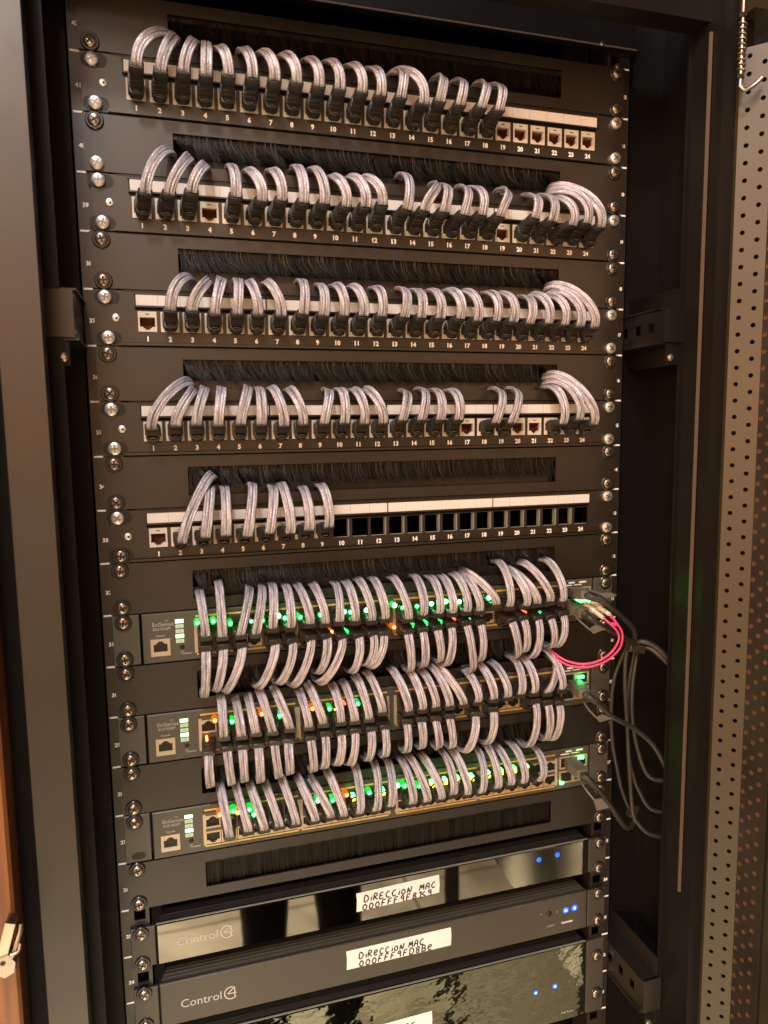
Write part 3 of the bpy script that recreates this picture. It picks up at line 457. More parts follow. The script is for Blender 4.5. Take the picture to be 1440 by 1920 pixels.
NUM = {}
def patch_panel(key, u, idx, edgeL, kinds):
    Z = zu(u+.5)
    t = thing('patch_bay', {0: 'top black patch panel, eighteen cables on the left, ports 19 to 24 empty', 1: 'second black patch panel from the top, port 4 open, cables bunched right',
              2: 'third black patch panel from the top, only port 1 left open', 3: 'fourth black patch panel, gaps at ports 17, 20 and 21',
              4: 'fifth black patch panel, ports 10 to 24 bare square holes'}[idx], 'patch panel', (0, 0, Z), 'keystone patch panels')
    L = lambda uu: zu(u+uu)-Z
    q = MB().use('panel_black')
    xs = [edgeL]; 
    for x in PX: xs += [x-7.45, x+7.45]
    xs += [241.2]; zs = [L(.93), L(.745), L(.37), L(.30), L(.275), L(.05), L(.015)]
    hz0, hz1 = L(.745), L(.37)
    q.grid(xs, zs, lambda x, z: hz0 < z < hz1 and any(abs(x-p) < 7.4 for p in PX), -2, 0)
    q.box(-222, 224, -4.2, -2.05, L(.985), L(.94)); q.box(edgeL, -222, -2, 0, L(.985), L(.93)-.01); q.box(224, 241.2, -2, 0, L(.985), L(.93)-.01)
    q.box(-222, 224, -2.0, 40, L(.99), L(.985)-.05)
    q.use('inside_black').box(-209.6, 211.4, -2.35, -2.02, L(.352), L(.058))
    q.use('panel_black').box(-210.5, 212, -3.4, -2.36, L(.072), L(.052)); q.box(-210.5, 212, -3.6, -2.36, L(.300), L(.275))
    q.use('recess').box(-218, 216, -2.2, -2.02, L(.03), L(.0))  # dark strip painted for the shaded gap above the plate
    q.use('panel_black')
    q.build('face_plate', t)
    for s in range(4):
        a = PX[s*6]-8.2; b_ = PX[s*6+5]+8.2
        if s == 3: b_ += .4
        p = MB().use('paper'); p.box(a, b_, -2.9, -2.4, L(.268), L(.078))
        p.use('paper_line')
        for k in range(1, 6): xx = PX[s*6+k]-8.78; p.box(xx-.12, xx+.12, -2.96, -2.91, L(.262), L(.084))
        p.build('label_strip', t)
    for k, x in enumerate(PX):
        if k not in NUM: NUM[k] = text_mesh('port_number', str(k+1), 5.5, 'white_ink', 0, 0, 0, bold=.24)
        link('port_number', NUM[k], t, (x-.2, -2.1, L(.868)))
    for k, x in enumerate(PX):
        if (k+1) in filled[key]:
            j = link('keystone_jack', JM, t, (x, -1.4, L(.552))); link('contacts', JC, j)
    if key == 'P5':
        q = MB().use('steel_edge')
        for k in range(9, 24):
            x = PX[k]
            if k != 10 and k != 23: q.box(x+6.4, x+7.35, -1.6, 4.2, L(.735), L(.375))
            q.box(x-6.8, x+6.4, -1.9, -.3, L(.745)+.1, L(.745)+.55)
        tag(q.build('port_clips', t), 'pale metal edges inside the empty port holes')
    q = MB().use('zinc'); q.disc(-224.6, L(.5), [(2.9, -2.05), (2.9, -2.7), (2.2, -3.0)], 18); q.use('recess').disc(-224.2, L(.5)-.3, [(1.0, -3.0), (1.0, -3.08)], 10)
    q.build('earth_screw', t, smooth=True, autos=30)
    for zz in (L(.143), L(.857)):
        sl = MB().use('recess')
        n = 14; c = [(math.cos(math.pi/2+math.pi*i/n), math.sin(math.pi/2+math.pi*i/n)) for i in range(n+1)]
        for sx_, xc in ((1, -232),):
            P = [(xc-3+5.2*a, zz+5.2*b_) for a, b_ in c]+[(xc+6.0-5.2*a, zz-5.2*b_) for a, b_ in c]
            sl.prism(P[::-1], -2.2, -2.05)
        sl.build('screw_slot', t)
    for (x, uu, kd) in kinds: screw(t, x, L(uu), kd, -2.3)
Zc = [(-232, .143, 'zinc'), (-231, .857, 'zinc'), (232.3, .143, 'zinc'), (232.3, .857, 'zinc')]
patch_panel('P1', 0, 0, -240.4, Zc)
patch_panel('P2', 2, 1, -237.5, [(-232, .143, 'zinc'), (-230.5, .857, 'zinc'), (232.3, .143, 'zinc'), (232.3, .857, 'dark')])
patch_panel('P3', 4, 2, -240.8, Zc)
patch_panel('P4', 6, 3, -240.8, Zc)
patch_panel('P5', 8, 4, -237.5, [(-232, .143, 'zinc'), (-231, .857, 'dark'), (232.3, .143, 'zinc'), (232.3, .857, 'zinc')])

# ------------------------------------------------------------------ brush panels
ENT = {}
def cab_entries():
    for k, (d, base, L) in CABLES.items():
        for (n, x, z, ex, ez) in L:
            ub = (base-1) if k[-1] != 'l' else (base+1)
            ENT.setdefault(ub, []).append((ex, ez, k[-1] == 'l'))
cab_entries()
def smooth_noise(seed):
    r = random.Random(seed); a = [(r.uniform(.5, 1), r.uniform(0, 6.28), f) for f in (1/70, 1/31, 1/13, 1/6, 1/2.7)]
    return lambda x: sum(w*math.sin(6.283*x*f+p) for w, p, f in a)/len(a)*1.6
def brush_panel(u, idx, label, lean):
    Z = zu(u+.5); L = lambda uu: zu(u+uu)-Z
    t = thing('brush_panel', label, 'brush panel', (0, 0, Z), 'brush panels between the patch panels and switches')
    q = MB().use('panel_black')
    q.grid([-241.2, -174.3, 174.3, 241.2], [L(.985), L(.775), L(.225), L(.015)], lambda x, z: abs(x) < 174 and L(.775) < z < L(.225), -2.2, -.2)
    q.box(-236, 236, -.2, 12, L(.05), L(.02)); q.box(-236, 236, -.2, 12, L(.98), L(.95))
    q.build('face_plate', t)
    q = MB().use('inside_black'); q.box(-176, 176, 11, 12.5, L(.80), L(.20))
    q.use('panel_black').box(-175.5, 175.5, 1.5, 4, L(.30), L(.18))
    if u in (1, 3, 5, 7, 9): q.use('washer_black').box(-175.5, 175.5, 6.5, 8.5, L(.83), L(.60))
    q.build('brush_holder', t)
    N1 = smooth_noise(u*7+1); N2 = smooth_noise(u*7+3); N3 = smooth_noise(u*7+5)
    ents = ENT.get(u, []); b_ = MB().use('bristle'); full = u >= 15
    rnd = random.Random(u+50)
    zt = L(.235)
    n = 2600 if u > -1 else 1300
    for i in range(n):
        x = -173+346*rnd.random()
        ln = (L(.235)-L(.765 if full else rnd.uniform(.60, .72)))*rnd.uniform(.93, 1.0)
        if full: lx, ly = rnd.uniform(-.4, .4), rnd.uniform(-.6, .5)
        else:
            lx = lean*(6+7*N1(x)) + 3.0*N3(x) + rnd.uniform(-1.6, 1.6); ly = -1.5-3.5*abs(N2(x)) - rnd.uniform(0, 1.5)
        zb = zt-ln
        xe = x+lx
        for (ex, ez, low) in ents:
            d = xe-ex
            if abs(d) < 6.0 and ez-Z+3 > zb:
                if low and rnd.random() < .4: continue
                zb2 = ez-Z+rnd.uniform(1.5, 4.5)
                if zb2 > zt-4: zb2 = zt-4
                zb = max(zb, zb2); ly -= rnd.uniform(2, 7); lx += rnd.uniform(0, 3)*lean
        w = rnd.uniform(.10, .22); y0 = rnd.uniform(-.5, 3.5)
        prev = None; vs = []; K = 4
        for k in range(K+1):
            s_ = k/K; px = x+lx*s_**2.2; py = y0+ly*s_**1.8; pz = zt+(zb-zt)*s_
            ww = w*(1-.75*s_**3); vs += [(px-ww, py, pz), (px+ww, py, pz), (px, py+ww*1.2, pz)]
        fs = []
        for k in range(K):
            a = 3*k; fs += [(a, a+1, a+4, a+3), (a+1, a+2, a+5, a+4), (a+2, a, a+3, a+5)]
        b_.add(vs, fs)
    if not full and u > -1:
        b_.use('bristle_light')
        for i in range(70):
            x = -171+330*rnd.random(); c = rnd.uniform(2, 14)*lean; ln = rnd.uniform(14, 22)
            if x+c > 172: continue
            y0 = rnd.uniform(-3.5, -1.5); w = rnd.uniform(.10, .20); vs = []
            for k in range(8):
                s_ = k/7; ww = w*(1-.7*s_**2)
                px, py, pz = x+c*s_**2.4, y0-2.5*s_**2, zt-ln*s_*(1-.15*s_); vs += [(px-ww, py, pz), (px+ww, py, pz), (px, py+ww, pz)]
            fs = []
            for k in range(7):
                a = 3*k; fs += [(a, a+1, a+4, a+3), (a+1, a+2, a+5, a+4), (a+2, a, a+3, a+5)]
            b_.add(vs, fs)
    tag(b_.build('bristles', t), 'fine black bristles hanging in the slot', kind='stuff')
    for sx_ in (-1, 1):
        for uu in (.143, .857):
            kd = 'zinc' if (u == 1 and sx_ < 0 and uu > .5) else 'dark'
            if u == -1 and sx_ < 0 and uu < .5: continue
            screw(t, sx_*232.3, L(uu), kd, -2.3)
bl = {-1: 'shadowed black brush panel above the top patch panel', 1: 'black brush panel between the top and second patch panels', 3: 'black brush panel between the second and third patch panels',
      5: 'black brush panel between the third and fourth patch panels', 7: 'black brush panel between the fourth and fifth patch panels', 9: 'black brush panel between fifth patch panel and top switch',
      11: 'black brush panel between the top and middle switches', 13: 'black brush panel between the middle and bottom switches', 15: 'black brush panel with straight bristles and no cables, under bottom switch'}
for i, u in enumerate([-1, 1, 3, 5, 7, 9, 11, 13, 15]): brush_panel(u, i, bl[u], 1.0 if u in (1, 3, 5) else .45)

# ------------------------------------------------------------------ switches
SX = [b+14.1*i for b in (-166.5, -79.3, 12.8, 100.3) for i in range(6)]
def rj_open(up):
    # opening outline test for a jack centred at 0,0 ; notch up or down
    s = 1 if up else -1
    def h(x, z):
        ax = abs(x); z = z*s
        return (-3.6 < z < 3.2 and ax < 5.7) or (3.2 <= z < 4.5 and ax < 3.3) or (4.5 <= z < 5.6 and ax < 1.8)
    return h
def network_switch(key, u, idx, label):
    Z = zu(u+.5); L = lambda uu: zu(u+uu)-Z
    t = thing('network_switch', label, 'network switch', (0, 0, Z), 'rack network switches')
    q = MB().use('switch_grey'); q.box(-217.5, 217.5, 1.2, 300, L(.985), L(.015)); q.build('chassis', t)
    q = MB().use('switch_grey'); q.cbox(-217.6, 217.6, -3.2, 1.0, L(.985), L(.015), .7)
    q.use('recess').box(-175.6, 178.4, -3.30, -3.22, L(.845), L(.155)) if False else None
    q.build('front_plate', t)
    for s_ in (-1, 1):
        q = MB().use('switch_grey'); a, b_ = sorted((s_*219.5, s_*241)); q.cbox(a, b_, -2.2, -.2, L(.985), L(.015), .4)
        if idx == 2 and s_ < 0:
            q.use('recess'); n = 10; zz = L(.857)
            c = [(math.cos(math.pi/2+math.pi*i/n), math.sin(math.pi/2+math.pi*i/n)) for i in range(n+1)]
            P = [(-233+3.2*a_, zz+3.2*b2) for a_, b2 in c]+[(-227.5-3.2*a_, zz-3.2*b2) for a_, b2 in c]
            q.prism(P[::-1], -2.3, -2.1)
        q.build('mounting_ear', t)
    for s_ in (-1, 1):
        for uu in (.143, .857):
            if idx == 2 and s_ < 0 and uu > .5: continue
            screw(t, s_*232.3, L(uu), 'dark', -2.4)
    # console socket
    h = rj_open(True)
    q = MB().use('cage_metal'); xc, zc = -203.2, L(.685)
    q.grid([xc+v for v in (-8, -5.7, -3.3, -1.8, 1.8, 3.3, 5.7, 8)], [zc+v for v in (-7.3, -4.6+1, 3.2, 4.5, 5.6, 7.6)], lambda x, z: h(x-xc, z-zc), -4.2, -3.1)
    q.use('recess').box(xc-6, xc+6, -3.32, -3.24, zc-4, zc+6)
    q.build('console_socket', t)
    # logo and small print
    items = [text_mesh('a', 'EnGenius', 4.7, 'faint_ink', -200.5, -3.28, L(.235), bold=.04), text_mesh('a', 'ECS1552FP', 3.1, 'faint_ink', -201.5, -3.28, L(.325), bold=.05),
             text_mesh('a', 'Console', 2.3, 'faint_ink', -203, -3.28, L(.455), bold=.05), text_mesh('a', 'LED', 1.7, 'faint_ink', -185.6, -3.28, L(.80), bold=.04), text_mesh('a', 'Mode/Reset', 1.8, 'faint_ink', -182.0, -3.28, L(.845), bold=.06)]
    w = MB().use('faint_ink')
    for r in (1.3, 2.3):
        P = [(-197.5+r*math.cos(a), L(.165)-1.6+r*math.sin(a)) for a in (0.7, 1.1, 1.57, 2.0, 2.4)]
        for a_, b2 in zip(P, P[1:]): w.loft([[(a_[0], -3.28, a_[1]-.15), (a_[0], -3.28, a_[1]+.15), (a_[0], -3.22, a_[1]+.15), (a_[0], -3.22, a_[1]-.15)], [(b2[0], -3.28, b2[1]-.15), (b2[0], -3.28, b2[1]+.15), (b2[0], -3.22, b2[1]+.15), (b2[0], -3.22, b2[1]-.15)]])
    link('printed_text', join_meshes('printed_text', items+[w.mesh('w')]), t)
    for k in range(5):
        uu = .16+.098*k; q = MB().use('lamp_white_green' if k in (0, 3) else 'lamp_pale'); q.box(-190.4, -183.6, -3.5, -3.21, L(uu+.072), L(uu))  # the pale ones emit a faint glow too
        o = q.build('status_lamp', t)
        tag(o, 'lit bright green status lamp' if k in (0, 3) else 'pale, faintly glowing status lamp')
        if k not in (0, 3):
            link('lamp_text', text_mesh('x', ['', 'Fault', 'PoE', '', 'LAN'][k], 1.9, 'faint_ink', -187, -3.55, L(uu+.036), bold=.03), o)
    q = MB().use('recess'); q.disc(-185.5, L(.715), [(2.0, -3.2), (2.0, -3.5), (1.5, -4.2)], 14); q.build('mode_button', t, smooth=True, autos=30)
    q = MB().use('recess'); q.box(-178.8, -177, -3.3, -3.22, L(.735), L(.72)); q.build('reset_hole', t)
    # four six-by-two socket blocks
    for g in range(4):
        cs = SX[g*6:g*6+6]; x0, x1 = cs[0]-8.3, cs[5]+8.3
        hu, hl = rj_open(True), rj_open(False); zu_, zl_ = L(.372), L(.668)
        xs = [x0]
        for c in cs: xs += [c-5.7, c-3.3, c-1.8, c+1.8, c+3.3, c+5.7]
        xs += [x1]
        zs = sorted([zu_+v for v in (-3.6, 3.2, 4.5, 5.6)]+[zl_-v for v in (-3.6, 3.2, 4.5, 5.6)]+[L(.845), L(.155)])
        hole = lambda x, z: any(hu(x-c, z-zu_) or hl(x-c, z-zl_) for c in cs)
        q = MB().use('cage_shaded'); q.grid(xs, zs, hole, -5.2, -3.22)
        q.use('recess').box(x0+.6, x1-.6, -3.42, -3.3, L(.83), L(.17))
        q.use('cage_metal')
        q.box(x0-.1, x0+2.4, -5.4, -3.3, L(.84), L(.19)); q.box(x1-2.4, x1+.1, -5.4, -3.3, L(.84), L(.19))
        q.build('socket_block', t)
        for gi, c in enumerate(cs):
            for up, key2, zc in ((True, key+'u', zu_), (False, key+'l', zl_)):
                used_ = {r_[0] for r_ in CABLES.get(key2, (0, 0, []))[2]}
                if (g*6+gi+1) in used_: continue
                hh = rj_open(up); s_ = 1 if up else -1
                f = MB().use('cage_metal'); f.grid([c+v for v in (-6.7, -5.7, -3.3, -1.8, 1.8, 3.3, 5.7, 6.7)], sorted(zc+s_*v for v in (-5.0, -3.6, 3.2, 4.5, 5.6, 6.6)), lambda x, z: hh(x-c, z-zc), -5.6, -5.22)
                tag(f.build('open_socket', t), 'open socket with a pale metal frame')
        for (ua, ub_, up) in ((.105, .142, True), (.862, .899, False)):
            b2 = MB()
            b2.use('orange_bar' if g >= 2 else 'yellow_bar')
            if not up and idx < 2 and g == 1: pass
            for c in cs:
                b2.box(c-6.9, c+6.6, -3.5, -3.23, L(ub_), L(ua))
            b2.use('bar_gap')
            for c in cs: b2.box(c+6.6, c+7.2, -3.48, -3.23, L(ub_), L(ua))
            tag(b2.build('port_legend', t), 'orange printed legend bars' if g >= 2 else 'yellow printed legend bars')
    LM = {'g': 'led_green', 'G': 'led_green_hot', 'd': 'led_green_dim', 'r': 'led_red', 'q': 'led_red_dim', 'o': 'led_orange', 'y': 'led_yellow'}
    LN = {'g': 'green', 'G': 'bright green', 'd': 'dim green', 'r': 'orange red', 'q': 'dim red', 'o': 'orange', 'y': 'yellow and green'}
    for (x, z, c) in LEDS[key]:
        q = MB()
        zz = z-Z
        if c == 'y':
            q.use('led_green_soft').cbox(x-1.5, x+1.5, -14.6, -8, zz+.6, zz+2.1, .5); q.use('led_yellow').cbox(x-2.0, x+1.9, -14.2, -8, zz-3.4, zz+.55, .5)
            q.use('halo_green').cbox(x-1.9, x+1.9, -13.2, -6, zz-6.0, zz-3.8, .8)
        else:
            w = {'g': 1.5, 'G': 2.0, 'r': 1.5}.get(c, 1.0)
            q.use(LM[c]).disc(x, zz, [(w, -6), (w, -14.4), (w*.6, -15.0)], 12)
            if c in 'gG': q.use('halo_green').disc(x, zz-.6, [(2.9, -5.3), (2.9, -12.6), (2.2, -13.4)], 14)
            elif c == 'r': q.use('halo_red').disc(x, zz-.5, [(2.6, -5.3), (2.6, -12.6), (2.0, -13.4)], 14)
            elif c == 'd': q.box(x-.5, x+.9, -14, -6, zz-3.2, zz)
        tag(q.build('port_lamp', t), LN[c]+' port lamp')
    # SFP cages
    for cx in (190.2, 206.4):
        for k, uu in enumerate((.335, .68)):
            q = MB().use('cage_metal'); zc = L(uu)
            q.grid([cx-7.9, cx-6.9, cx+6.9, cx+7.9], [zc-6.3, zc-5.2, zc+5.2, zc+6.3], lambda x, z: abs(x-cx) < 6.9 and abs(z-zc) < 5.2, -5.0, -3.2)
            q.use('recess').box(cx-6.8, cx+6.8, -3.3, -3.22, zc-5.1, zc+5.1)
            q.use('cage_metal')
            for s_ in range(4): q.box(cx-7.0+s_*.05, cx-6.5, -5.4, -5.05, zc-4.2+s_*2.4, zc-3.0+s_*2.4)
            q.build('fibre_cage', t)
    q = MB().use('white_ink'); q.box(184, 194, -3.3, -3.22, L(.15), L(.125)); q.box(190, 197, -3.3, -3.22, L(.10), L(.06)); q.box(202, 210, -3.3, -3.22, L(.10), L(.06)); q.box(196, 205, -3.3, -3.22, L(.145), L(.125))
    q.build('cage_print', t)
    gl = {'S1': [(192, L(.52), 'fibre_green', 3.2), (200, L(.50), 'fibre_green', 4), (207, L(.49), 'fibre_green', 3), (213, L(.53), 'fibre_green', 3)],
          'S2': [(204, L(.29), 'fibre_green', 3.6), (200, L(.50), 'lamp_white_green', 2.4), (207, L(.49), 'lamp_white_green', 2.0), (203, L(.62), 'led_green_dim', 5)],
          'S3': [(206, L(.24), 'fibre_green', 3.2), (207, L(.46), 'lamp_white_green', 1.8), (206, L(.62), 'led_green_dim', 5), (184, L(.79), 'fibre_green', 2.0)]}[key]
    for (x, z, m_, w) in gl:
        q = MB().use(m_); q.prism([(x-w, z-1.3), (x+w*.9, z-1.6), (x+w*1.1, z+1.0), (x-w*.8, z+1.4)], -7.0, -5.4); tag(q.build('fibre_lamp', t), 'glowing green lamp beside the fibre cages')
network_switch('S1', 10, 0, 'top grey network switch, green lamps lit, pink fibre plugged in at its right')
network_switch('S2', 12, 1, 'middle grey network switch, between the two others, few orange and green lamps')
network_switch('S3', 14, 2, 'bottom grey network switch, a row of yellow-green lamps and empty lower ports')

# ------------------------------------------------------------------ controllers (three wide boxes)
FONT = {  # hand drawn marker strokes, unit box 0..1
 'D': [[(0,0),(.05,1),(.55,.85),(.75,.4),(.45,0),(0,.02)]], 'I': [[(.1,0),(.15,1)]], 'i': [[(.15,0),(.2,.62)],[(.22,.85),(.24,.9)]],
 'R': [[(0,0),(.08,1),(.55,.95),(.55,.6),(.1,.5),(.75,0)]], 'E': [[(.6,.95),(.05,.9),(0,.02),(.62,.06)],[(.02,.48),(.5,.5)]], 'e': [[(.0,.4),(.55,.55),(.45,.85),(.1,.75),(.0,.3),(.3,.0),(.65,.15)]],
 'C': [[(.65,.85),(.3,.9),(.0,.45),(.25,.02),(.68,.12)]], 'O': [[(.35,.8),(.05,.55),(.1,.1),(.5,.02),(.68,.4),(.35,.8)]], 'N': [[(.0,0),(.1,.8),(.5,.05),(.75,.95)]],
 'M': [[(0,0),(.15,.9),(.42,.3),(.72,.95),(.8,0)]], 'A': [[(0,0),(.2,.85),(.6,.85),(.65,0)],[(.1,.4),(.62,.42)]], '0': [[(.3,.9),(.02,.5),(.15,.05),(.55,.05),(.68,.5),(.3,.9)]],
 'F': [[(0,0),(.08,.95),(.65,1)],[(.05,.5),(.5,.55)]], '9': [[(.55,.7),(.25,.55),(.05,.8),(.3,1),(.55,.85),(.55,.6),(.6,0)]], '8': [[(.35,.5),(.05,.75),(.35,1),(.6,.78),(.35,.5),(.05,.22),(.35,0),(.65,.25),(.35,.5)]],
 '1': [[(.05,.75),(.35,1),(.35,0)],[(.0,0),(.65,.02)]], 'c': [[(.6,.9),(.05,.55),(.65,.15)]], 'B': [[(0,0),(.05,1),(.5,.9),(.45,.55),(.05,.5),(.6,.4),(.6,.08),(0,0)]], '6': [[(.5,1),(.1,.6),(.05,.2),(.35,0),(.6,.25),(.35,.5),(.08,.3)]], ' ': []}
STK = .72
def scrawl(txt, x, z, h, w, y, slope=0.0, seed=0):
    q = MB().use('marker_ink'); r = random.Random(seed)
    for ch in txt:
        for st in FONT.get(ch, []):
            pts = [(x+a*w*.92+b_*h*.12+r.uniform(-.12, .12), y, z+b_*h+r.uniform(-.15, .15)) for a, b_ in st]
            P = spline(pts, 3); 
            fl = [(p, a, b2) for p, a, b2 in frames(P)]
            q.loft([[tuple(p+a*STK*math.cos(k*1.05)+b2*STK*math.sin(k*1.05)) for k in range(6)] for p, a, b2 in fl])
        x += w*(.55 if ch in 'Ii1 ' else 1.06); z += slope
    for i, v in enumerate(q.v): q.v[i] = (v[0], y+(v[1]-y)*.1, v[2])
    return q
def controller(idx, u0, u1, gloss, label, scr, lab, texts):
    Z = zu((u0+u1)/2); T, B = zu(u0)-Z, zu(u1)-Z
    t = thing('media_controller', label, 'media controller', (0, 0, Z), 'wide controller boxes at the bottom')
    body = {0: 'glass_black', 1: 'satin_box', 2: 'film_black'}[idx]
    q = MB().use('inside_black' if idx != 1 else 'satin_box')
    # ribbed lid that rises behind the front edge
    top = T+4.5
    q.box(-213, 213, 12, 330, B+1, top)
    q.use('satin_box' if idx == 1 else 'washer_black')
    q.loft([[(-218, 1.3, T-3), (218, 1.3, T-3), (218, 1.3, T-.2), (-218, 1.3, T-.2)], [(-213, 12, T-3), (213, 12, T-3), (213, 12, top), (-213, 12, top)]])
    for k in range(3 if idx == 1 else 1):
        s_ = .25+.25*k if idx == 1 else .5; yy = 1.3+10.7*s_; zz = T-.2+(top-T+.2)*s_
        q.box(-217+4*s_, 217-4*s_, yy-.5, yy+.5, zz-1, zz+.55)
    q.build('casing', t)
    q = MB().use(body); q.cbox(-219, 218.6, -3.4, 1.2, B, T, .8); q.build('front_panel', t)
    q = MB().use('steel_edge' if idx != 1 else 'satin_box'); q.box(-219.2, 218.8, -2.4, -.6, T+.02, T+.5); q.build('top_edge', t)
    for s_ in (-1, 1):
        q = MB().use('satin_box'); a, b_ = sorted((s_*220.3, s_*241)); q.cbox(a, b_, -3, -.2, B+.4, T-.4, .5); q.build('mounting_ear', t)
        for uu in scr: screw(t, s_*232.3, zu(uu)-Z, 'dark', -3.1)
    y = -3.5
    if lab:
        (xa, za, xb, zb, h) = lab   # left top, right top, height
        q = MB().use('paper'); q.prism([(xa, za-Z-h), (xb+ (0), zb-Z-h), (xb+.6, zb-Z-h*.5), (xb, zb-Z), (xa, za-Z), (xa+.5, za-Z-h*.4)], y-.25, y+.05)
        o = q.build('paper_label', t); tag(o, texts[2])
        (s1, s2) = texts[:2]
        q = scrawl(s1[0], s1[1], s1[2]-Z, s1[3], s1[4], y-.32, s1[5], idx); q.build('handwriting', o)
        q = scrawl(s2[0], s2[1], s2[2]-Z, s2[3], s2[4], y-.32, s2[5], idx+9); q.build('handwriting', o)
    return t, Z, T, B, y
def logo(t, x, z, y):
    me = [text_mesh('l', 'Control', 11.5, 'logo_ink', x, y-.05, z, align='LEFT', bold=-.05)]
    q = MB().use('logo_ink'); cx, cz = x+45.5, z+.6
    P = [(cx+6*math.cos(a), y-.1, cz+6*math.sin(a)) for a in [math.radians(d) for d in range(75, 320, 20)]]
    q.tube(P, .55, 6, 2)
    P = [(cx+3.2, y-.1, cz+5.6), (cx-3.2, y-.1, cz-.6), (cx+4.8, y-.1, cz-.6)]
    q.tube([P[0], tuple((a+b_)/2 for a, b_ in zip(P[0], P[1])), P[1]], .5, 6, 2); q.tube([P[1], tuple((a+b_)/2 for a, b_ in zip(P[1], P[2])), P[2]], .5, 6, 2)
    q.tube([(cx+3.2, y-.1, cz+5.6), (cx+3.2, y-.1, cz), (cx+3.2, y-.1, cz-5)], .5, 6, 2)
    for i, v in enumerate(q.v): q.v[i] = (v[0], y-.1+(v[1]-y+.1)*.15, v[2])
    link('logo', join_meshes('logo', me+[q.mesh('m')]), t)
def blue(t, x, z, y, r, core=None):
    q = MB().use('led_blue').disc(x, z, [(r, y), (r, y-.3), (r*.6, y-.5)], 18)
    if core: q.use('led_blue_core').disc(x, z, [(core, y-.5), (core, y-.8)], 12)
    tag(q.build('indicator_lamp', t), 'round blue indicator lamp')

t, Z, T, B, y = controller(0, 16.38, 17.24, True, 'upper black glossy controller box with a taped handwritten label and blue dots', (16.5, 17.143),
    (-35.5, zu(16.56), 49.5, zu(16.50), 19.0), (('DiRECCiON  MAC', -28, zu(16.79), 6.6, 5.9, .02), ('000FFF9F81c9', -29.5, zu(16.965), 6.2, 6.0, .04), 'white paper label with a handwritten address'))
logo(t, -203, zu(16.83)-Z, y); blue(t, 160.5, zu(16.63)-Z, y, 2.7); blue(t, 182, zu(16.60)-Z, y, 2.7)
t, Z, T, B, y = controller(1, 17.70, 18.64, False, 'middle dark satin controller box with ribbed lid and wide handwritten label', (17.8, 18.5),
    (-46.5, zu(17.86), 62, zu(17.84), 19.5), (('DiReCCiON MAC', -34, zu(18.10), 6.4, 5.6, .0), ('000FFF9FD8Be', -34, zu(18.28), 6.4, 6.1, .05), 'wide white tape label with a handwritten address'))
logo(t, -202, zu(18.22)-Z, y); 
for x in (193, 203.5): blue(t, x, zu(18.06 if x < 200 else 18.05)-Z, y, 3.6, 1.6)
q = MB().use('recess'); q.disc(173.5, zu(18.06)-Z, [(3, y), (3, y-.5), (2, y-1.2)], 16); q.build('reset_button', t)
link('printed_text', join_meshes('printed_text', [text_mesh('a', 'CORE 1', 3.0, 'faint_ink', 176, y-.06, zu(18.38)-Z), text_mesh('a', 'Controller', 3.2, 'white_ink', 195, y-.06, zu(18.37)-Z, bold=.05),
     text_mesh('a', 'IR', 2, 'faint_ink', 164, y-.06, zu(18.03)-Z), text_mesh('a', '::', 3, 'white_ink', 183, y-.06, zu(18.05)-Z)]), t)
t, Z, T, B, y = controller(2, 19.02, 20.96, True, 'lowest and tallest black controller box under wrinkled protective film', (19.45, 20.45),
    (-30, zu(19.83), 41, zu(19.80), 19.5), (('DiRECCiON  MAC', -50, zu(20.10), 6.6, 5.8, .0), ('000FFF9FB096', -36, zu(20.27), 6.4, 6.0, .0), 'white paper label partly cut off by the picture edge'))
blue(t, 158.5, zu(20.02)-Z, y, 2.5, 1.3); blue(t, 181.5, zu(19.98)-Z, y, 2.9, 1.4)
link('printed_text', text_mesh('a', 'Multi Room', 3.2, 'faint_ink', 197, y-.06, zu(20.75)-Z), t)

